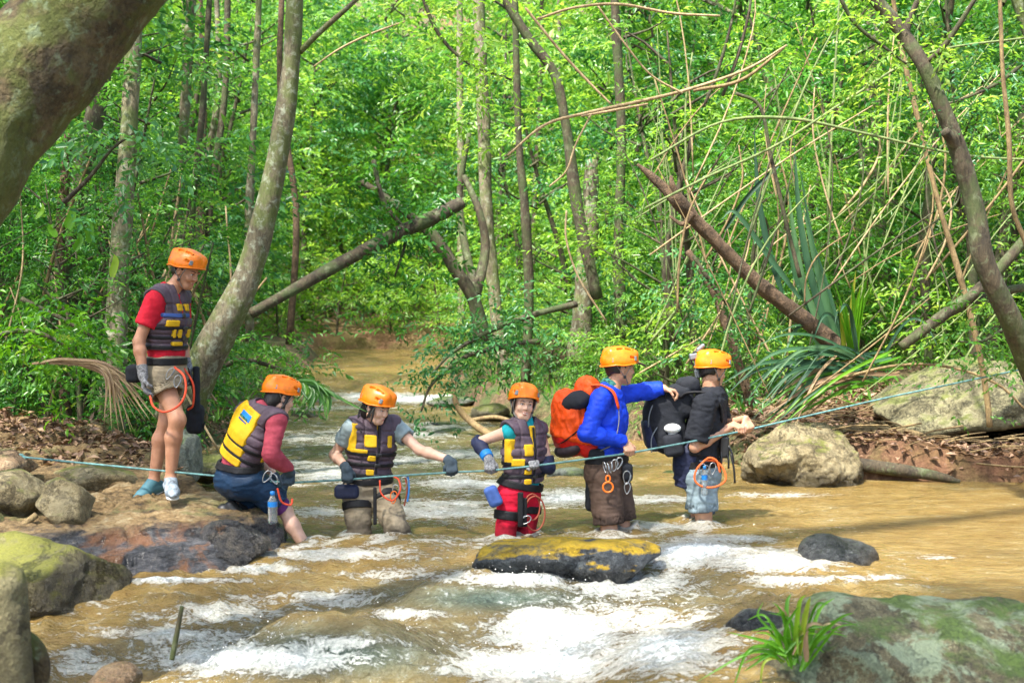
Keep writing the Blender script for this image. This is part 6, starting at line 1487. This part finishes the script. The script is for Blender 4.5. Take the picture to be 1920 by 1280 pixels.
# the grass on the corner boulder
rows = []; D0 = 5.85
for (pts, w) in [([(1478, 1215), (1474, 1160), (1476, 1120), (1484, 1104)], 12), ([(1482, 1215), (1470, 1165), (1462, 1135), (1448, 1120)], 10), ([(1490, 1220), (1494, 1160), (1500, 1120), (1512, 1106)], 13), ([(1500, 1220), (1508, 1165), (1516, 1125), (1520, 1110)], 15),
                 ([(1504, 1222), (1522, 1170), (1540, 1130), (1566, 1112)], 10), ([(1510, 1220), (1540, 1180), (1575, 1150), (1602, 1140)], 9), ([(1496, 1225), (1488, 1180), (1478, 1150), (1440, 1140)], 9), ([(1480, 1222), (1450, 1200), (1420, 1190), (1362, 1176)], 10),
                 ([(1478, 1225), (1440, 1170), (1420, 1145), (1432, 1118)], 8), ([(1475, 1228), (1440, 1205), (1400, 1215), (1372, 1290)], 11), ([(1470, 1232), (1430, 1212), (1385, 1225), (1302, 1272)], 10), ([(1472, 1232), (1450, 1225), (1430, 1240), (1425, 1300)], 8),
                 ([(1484, 1240), (1480, 1190), (1476, 1165), (1470, 1150)], 9), ([(1488, 1238), (1500, 1200), (1506, 1170), (1504, 1140)], 12), ([(1508, 1245), (1530, 1200), (1560, 1180), (1590, 1185)], 8), ([(1500, 1250), (1515, 1200), (1528, 1160), (1534, 1128)], 11),
                 ([(1466, 1236), (1445, 1220), (1410, 1240), (1395, 1250)], 6), ([(1480, 1240), (1462, 1200), (1440, 1180), (1415, 1178)], 7), ([(1485, 1245), (1472, 1180), (1490, 1140), (1500, 1128)], 8), ([(1506, 1248), (1545, 1195), (1570, 1168), (1612, 1160)], 7)]:
    k = rg_.uniform(-.12, .12); rows.append(([(a, b + 8, D0 + k * i / 3) for i, (a, b) in enumerate(pts)], w * .78))
for i in range(26):
    an = rg_.uniform(-3.2, .1); L = rg_.uniform(50, 130); sx = rg_.uniform(1468, 1512); sy = rg_.uniform(1215, 1245); ex = sx + math.cos(an) * L; ey = sy + math.sin(an) * L * .9
    rows.append(([(sx, sy, D0 + rg_.uniform(-.05, .08)), (sx + (ex - sx) * .5, sy + (ey - sy) * .75 - 8, D0), (ex, ey + rg_.uniform(-5, 30), D0 + rg_.uniform(-.15, .1))], rg_.uniform(4, 8), 'leaf_dry' if i % 7 == 0 else 'leaf_grass'))
px_blades('grass_clump', 'clump of bright green grass blades growing beside the corner boulder', 'grass', rows, 'leaf_grass', (1488, 1250, D0))
px_blades('dry_leaf', 'orange dead blade stuck in the bright grass clump', 'leaf', [([(1512, 1240, 5.8), (1510, 1205, 5.8), (1514, 1178, 5.8)], 11)], 'leaf_dry', (1512, 1240, 6.05))
# dead palm frond on the left
rows = []
for i in range(26):
    a = i / 25; ex = 292 - a * 90 + rg_.uniform(-12, 12); ey = 770 + rg_.uniform(-35, 50); mx = 215 - a * 20; my = 700 + rg_.uniform(-10, 10)
    rows.append(([(60, 682, 10.7), (130, 678 + rg_.uniform(-5, 5), 10.6), (mx, my, 10.5), (ex, ey, 10.4)], rg_.uniform(4, 7)))
px_blades('dead_frond', 'dry straw coloured palm frond drooping behind the standing man', 'palm frond', rows, 'leaf_dry', (60, 682, 10.7))
rows = []
for i in range(13):
    t = i / 12; sx = 558 + 45 * t; sy = 712 + 22 * t; rows.append(([(sx, sy, 9.9), (sx + 6 + 10 * t, sy + 18, 9.85), (sx + rg_.uniform(-12, 22), sy + rg_.uniform(38, 62), 9.8)], 7))
for i in range(6): rows.append(([(560 + i * 6, 712 + i * 3, 9.9), (590 + i * 9, 716 + i * 6, 9.85), (600 + i * 18, 738 + i * 7, 9.8)], 6))
px_blades('bamboo_spray', 'spray of narrow bamboo leaves hanging in front of the crouching person\'s face', 'bamboo', rows, 'leaf_mid', (560, 712, 9.9))
# big bright leaves on the left
rows = [([(130, 430, 9.5), (136, 410, 9.5), (138, 384, 9.5)], 22), ([(166, 455, 9.5), (168, 430, 9.5), (166, 415, 9.5)], 14), ([(212, 520, 9.6), (218, 495, 9.6), (214, 476, 9.6)], 17), ([(70, 410, 9.5), (82, 398, 9.5), (80, 380, 9.5)], 14), ([(105, 445, 9.5), (95, 430, 9.5), (100, 420, 9.5)], 14), ([(140, 470, 9.5), (150, 450, 9.5), (145, 436, 9.5)], 14)]
px_blades('broad_leaf_plant', 'sprig of broad bright leaves under the mossy leaning trunk', 'plant', rows, 'leaf_grass', (130, 470, 9.5))

# ------------------------------------------------------------------ leafy boughs hanging over the stream
def bough(label, stem, n, spread, ll, mat, seed, group=None, nl=9, sl=.30, lw=.42, smat='bark_dark'):
    rows = [(*P(a, b, d), r / FPX * d) for a, b, d, r in stem]; root = empty('leafy_branch', rows[0][:3], label, 'branch', group)
    p = smooth_path(rows, 24); V, F = tube_np(p[:, :3], p[:, 3], 6, noise=.1); mesh_np('branch', V, F, MATS[smat], root)
    rg = np.random.RandomState(seed); k = rg.uniform(.25, 1, n) * 23; c = p[k.astype(int), :3] + rg.normal(0, 1, (n, 3)) * spread
    d = rg.normal(0, 1, (n, 3)) * [1, .7, .4] - [0, 0, .25]; V, F, v = sprays(rg, c, d, nl, sl, ll, lw)
    mesh_np('leaves', V, F, MATS[mat], root, smooth=False, attrs={'v': v}); return root
bough('dark leafy bough drooping over the cascade', [(1010, 640, 15.5, 7), (940, 650, 15.2, 6), (870, 670, 15, 4), (810, 720, 14.8, 3), (790, 770, 14.7, 2)], 75, .20, .075, 'leaf_cool', 1, nl=8)
bough('leafy bough hanging above the smiling woman towards the water', [(1080, 570, 15.5, 7), (1000, 590, 15.2, 6), (920, 620, 15, 5), (850, 660, 14.8, 3), (810, 700, 14.7, 2)], 85, .18, .075, 'leaf_cool', 2, nl=8)
bough('low leafy bough over the water left of the far pool', [(400, 700, 15, 6), (450, 675, 15, 5), (520, 690, 15, 4), (575, 715, 15, 2)], 110, .20, .075, 'leaf_mid', 4)
bough('dark hanging bough crossing the fallen trunk', [(700, 300, 17, 5), (720, 380, 17, 5), (760, 440, 17, 4), (740, 520, 17, 2)], 150, .38, .09, 'leaf_dark', 5)
bough('leafy twigs beside the mossy trunk at the upper left', [(120, 380, 9, 5), (170, 330, 9, 4), (210, 280, 9, 3), (250, 250, 9, 2)], 26, .12, .075, 'leaf_cool', 6)
bough('shaded bough in the left thicket beside the straight trunk', [(40, 560, 11.5, 5), (120, 600, 11.5, 4), (180, 640, 11.5, 3), (200, 700, 11.5, 2)], 90, .22, .075, 'leaf_mid', 7)
bough('green bough over the rocks at the far left', [(-40, 640, 11, 6), (40, 620, 11, 5), (110, 640, 11, 4), (150, 680, 11, 2)], 90, .16, .07, 'leaf_grass', 8)
bough('bright leafy twigs along the top centre', [(780, -40, 12, 4), (820, 60, 12, 4), (880, 120, 12, 3), (960, 150, 12, 2)], 120, .35, .07, 'leaf_bright', 9)
bough('bright leafy twigs at the top above the curved tree', [(1560, -40, 10.8, 4), (1600, 40, 10.8, 4), (1660, 90, 10.8, 3), (1700, 120, 10.8, 2)], 60, .25, .06, 'leaf_bright', 10)
bough('cool green twigs at the upper right corner', [(1940, 100, 11.5, 4), (1880, 150, 11.5, 4), (1820, 180, 11.5, 3), (1760, 200, 11.5, 2)], 90, .25, .055, 'leaf_cool', 12)
bough('fine leafy twigs left of the upright pandanus leaves', [(1300, 480, 14, 4), (1340, 540, 14, 4), (1390, 600, 14, 3), (1430, 640, 14, 2)], 90, .28, .07, 'leaf_cool', 13)
bough('leafy twigs in front of the huge boulder at the right edge', [(1960, 600, 12, 4), (1900, 610, 12, 4), (1840, 640, 12, 3), (1800, 640, 12, 2)], 70, .18, .06, 'leaf_mid', 14)

# ------------------------------------------------------------------ ground cover
_S = SHELF.reshape(380, 400, 3)
def shelf_z(X, Y):
    i = np.clip(((X + 4.8) / 3.8 * 379).round().astype(int), 0, 379); j = np.clip(((Y - 8.1) / 4.3 * 399).round().astype(int), 0, 399)
    return np.where((X > -4.8) & (X < -1.0) & (Y < 12.4), _S[i, j, 2], -9)
def cover(name, label, n, xr, yr, fn, ll, mat, seed, lift=.02, flatness=.25, lw=.45, cl=None):
    rg = np.random.RandomState(seed); X = rg.uniform(*xr, n * 3); Y = rg.uniform(*yr, n * 3); ok = fn(X, Y); X, Y = X[ok][:n], Y[ok][:n]; Z = np.maximum(ground_z(X, Y), shelf_z(X, Y)) + rg.uniform(0, lift, len(X)); m = len(X)
    D = rg.normal(0, 1, (m, 3)); D[:, 2] *= flatness; D[:, 2] += (0 if flatness < .5 else 1.2); Nn = rg.normal(0, .4, (m, 3)) + [0, 0, 1.0]
    L = ll * rg.uniform(.5, 1.4, m); V, F = leaves_np(rg, np.stack([X, Y, Z], -1), D, Nn, L, L * lw, droop=.1)
    o = mesh_np(name, V, F, MATS[mat], smooth=False, attrs={'v': np.repeat(rg.uniform(0, 1, m), 4)}); return tag(o, label, None, None, 'stuff')
cover('leaf_litter', 'brown dead leaves carpeting the right bank', 9000, (2.2, 7), (12.6, 17), lambda x, y: x > np.interp(y, RY, RX) + .15, .085, 'leaf_litter', 1, .05)
cover('leaf_litter', 'brown dead leaves and chips on the left bank', 9000, (-7, -2.4), (10.8, 19), lambda x, y: x < np.interp(y, LY, LX) - .1, .085, 'leaf_litter', 2, .05)
cover('leaf_litter', 'fallen leaves and chips strewn on the back of the rock shelf', 2600, (-5, -2.3), (10.5, 12.4), lambda x, y: y > 10.2 - (x + 2.3) * .1, .07, 'leaf_litter', 6, .04)
cover('grass', 'low green herbs and grass on the left bank', 9000, (-8, -2.6), (12, 26), lambda x, y: x < np.interp(y, LY, LX) - .2, .16, 'leaf_mid', 3, .02, .8, .18)
cover('grass', 'low green herbs and grass on the right bank', 9000, (-1, 9), (15.2, 28), lambda x, y: x > np.interp(y, RY, RX) + .2, .16, 'leaf_mid', 4, .02, .8, .18)
def twigs():
    rg = np.random.RandomState(9); parts = []
    for i in range(420):
        side = i % 3 != 0
        x, y = (rg.uniform(2.6, 5.8), rg.uniform(12.75, 15.5)) if side else (rg.uniform(-5.5, -2.9), rg.uniform(11.2, 14))
        a = rg.normal(0, .35) + (0 if side else rg.uniform(0, 3)); L = rg.uniform(.12, .7); z = gz(x, y) + rg.uniform(.0, .12)
        c = np.array([x, y, z]); d = np.array([math.cos(a), math.sin(a) * .6, rg.normal(0, .15)]) * L / 2
        parts.append(tube_np(smooth_path([c - d, c + rg.normal(0, .03, 3), c + d], 5), rg.uniform(.003, .009), 4, cap=False))
    V, F = join_np(parts); tag(mesh_np('twigs', V, F, MATS['cane_brown']), 'dry twigs and flood debris on both banks', None, None, 'stuff')
twigs()

def bushes_at_pool():
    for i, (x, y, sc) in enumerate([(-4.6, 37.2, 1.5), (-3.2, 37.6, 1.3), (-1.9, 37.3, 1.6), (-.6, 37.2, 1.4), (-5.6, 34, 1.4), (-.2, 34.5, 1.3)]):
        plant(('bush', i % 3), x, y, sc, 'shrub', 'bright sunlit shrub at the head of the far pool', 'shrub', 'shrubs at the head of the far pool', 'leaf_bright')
bushes_at_pool()
def spill():
    """spray thrown up by the rapids: drops above the white water"""
    rg = np.random.RandomState(4); parts = []; V0, F0 = ico(1)
    for (px, py, Y, n, s) in [(1060, 1185, 7.4, 150, .16), (1290, 1030, 9.1, 60, .12), (990, 1085, 8.4, 60, .12), (470, 1225, 7.0, 70, .14), (1180, 1130, 7.9, 70, .16), (760, 1180, 7.3, 40, .14)]:
        c = np.array(P(px, py, Y))
        for _ in range(n):
            q = c + rg.normal(0, 1, 3) * [s * 1.6, s, 0]; q[2] = water_z(np.array([q[0]]), np.array([q[1]]))[0] + abs(rg.normal(0, .045)); parts.append((V0 * rg.uniform(.0015, .0045) + q, F0))
    V, F = join_np(parts); tag(mesh_np('water_drops', V, F, MATS['eye_white']), 'drops of spray above the rapids', None, None, 'stuff')
spill()
# ------------------------------------------------------------------ say which one: tone, size and place of every plant of a kind
def single_out():
    ZL = [(120, 'at the left edge'), (260, 'beside the straight trunk'), (400, 'behind the standing man'), (560, 'around the leaning trunk'), (690, 'above the fallen log'), (860, 'above the cascade'),
          (960, 'behind the forked tree'), (1060, 'above the smiling woman'), (1200, 'above the orange backpack'), (1300, 'above the black backpack'), (1450, 'right of the last helmet'), (1600, 'around the upright pandanus'),
          (1720, 'right of the reddish log'), (1850, 'above the huge boulder'), (9999, 'at the right edge')]
    TN = {'leaf_bright': 'bright yellow green', 'leaf_mid': 'fresh green', 'leaf_dark': 'dark green', 'leaf_cool': 'bluish green', 'leaf_grass': 'grass green', 'cane_green': 'green', 'cane_brown': 'olive brown', 'cane_dry': 'straw coloured',
          'bark_dark': 'dark', 'bark_pale': 'pale', 'bark_grey': 'grey', 'bark_brown': 'brown'}
    ORD = ['nearest', 'second', 'third', 'fourth', 'fifth', 'sixth', 'seventh', 'eighth', 'ninth', 'tenth', 'eleventh', 'twelfth']
    by = {}
    for o in list(COL.objects):
        g = o.get('group')
        if o.parent or not g or 'hikers' in g: continue
        ch = {c.name.split('.')[0]: c for c in o.children}
        c = ch.get('crown') or next(iter(ch.values())); mt = c.material_slots[0].material.name; mt = mt.split('.')[0]
        bpy.context.view_layer.update() if False else None
        x, y, z = o.location; px = float(PX(np.array([x]), np.array([y]), np.array([z]))[0][0]); zone = next(n for l, n in ZL if px < l)
        noun = o.name.split('.')[0].replace('_', ' ')
        if 'crown' in ch:
            s = ch['crown'].scale[0]; size = {'sapling': ('short', 'medium', 'tall', 1.05, 1.3), 'shrub': ('small', 'middling', 'big', .65, .85)}.get(noun, ('low', 'medium', 'tall', 1.2, 1.42))
            size = size[0] if s < size[3] else size[1] if s < size[4] else size[2]
        else:
            co = [v.co for v in c.data.vertices]; dx = co[-1].x - co[0].x; dz = abs(co[-1].z - co[0].z) + 1e-6
            size = 'thin upright' if abs(dx) / dz < .25 else 'thin right leaning' if dx / dz > 0 and abs(dx) / dz < 1.3 else 'thin left leaning' if dx < 0 and abs(dx) / dz < 1.3 else 'thin level'
            if 'trunk' in ch: size = size.replace('thin', 'slim')
        side = {'saplings on the left bank': ' on the left bank', 'saplings on the right bank': ' on the right bank', 'trees closing the valley': ' closing the valley', 'airy saplings behind the canes': ' behind the canes',
                'shaded saplings on the near left bank': ' in the near shade', 'shrubs along the left bank': ' on the left bank', 'shrubs along the right bank': ' on the right bank', 'tall canopy trees': ' over the stream', 'distant slim trunks': ' far behind',
                'canes of the right bank tangle': ' in the tangle', 'stems of the left thicket': ' in the thicket'}.get(g, '')
        by.setdefault((f'{size} {TN.get(mt, "green")} {noun}{side} {zone}', g), []).append((y, o))
    for (lb, g), L in by.items():
        L.sort(key=lambda t: t[0])
        for i, (y, o) in enumerate(L):
            o['label'] = lb if len(L) == 1 else lb + (', nearest of these' if i == 0 else f', {ORD[min(i, 11)]} from front')
            for a, b in ((' of these', ''), ('bright yellow green', 'bright green'), ('closing the valley ', ''), (' in the tangle', ''), (' the small', ' the')):
                if len(o['label'].split()) > 16: o['label'] = o['label'].replace(a, b)
single_out()
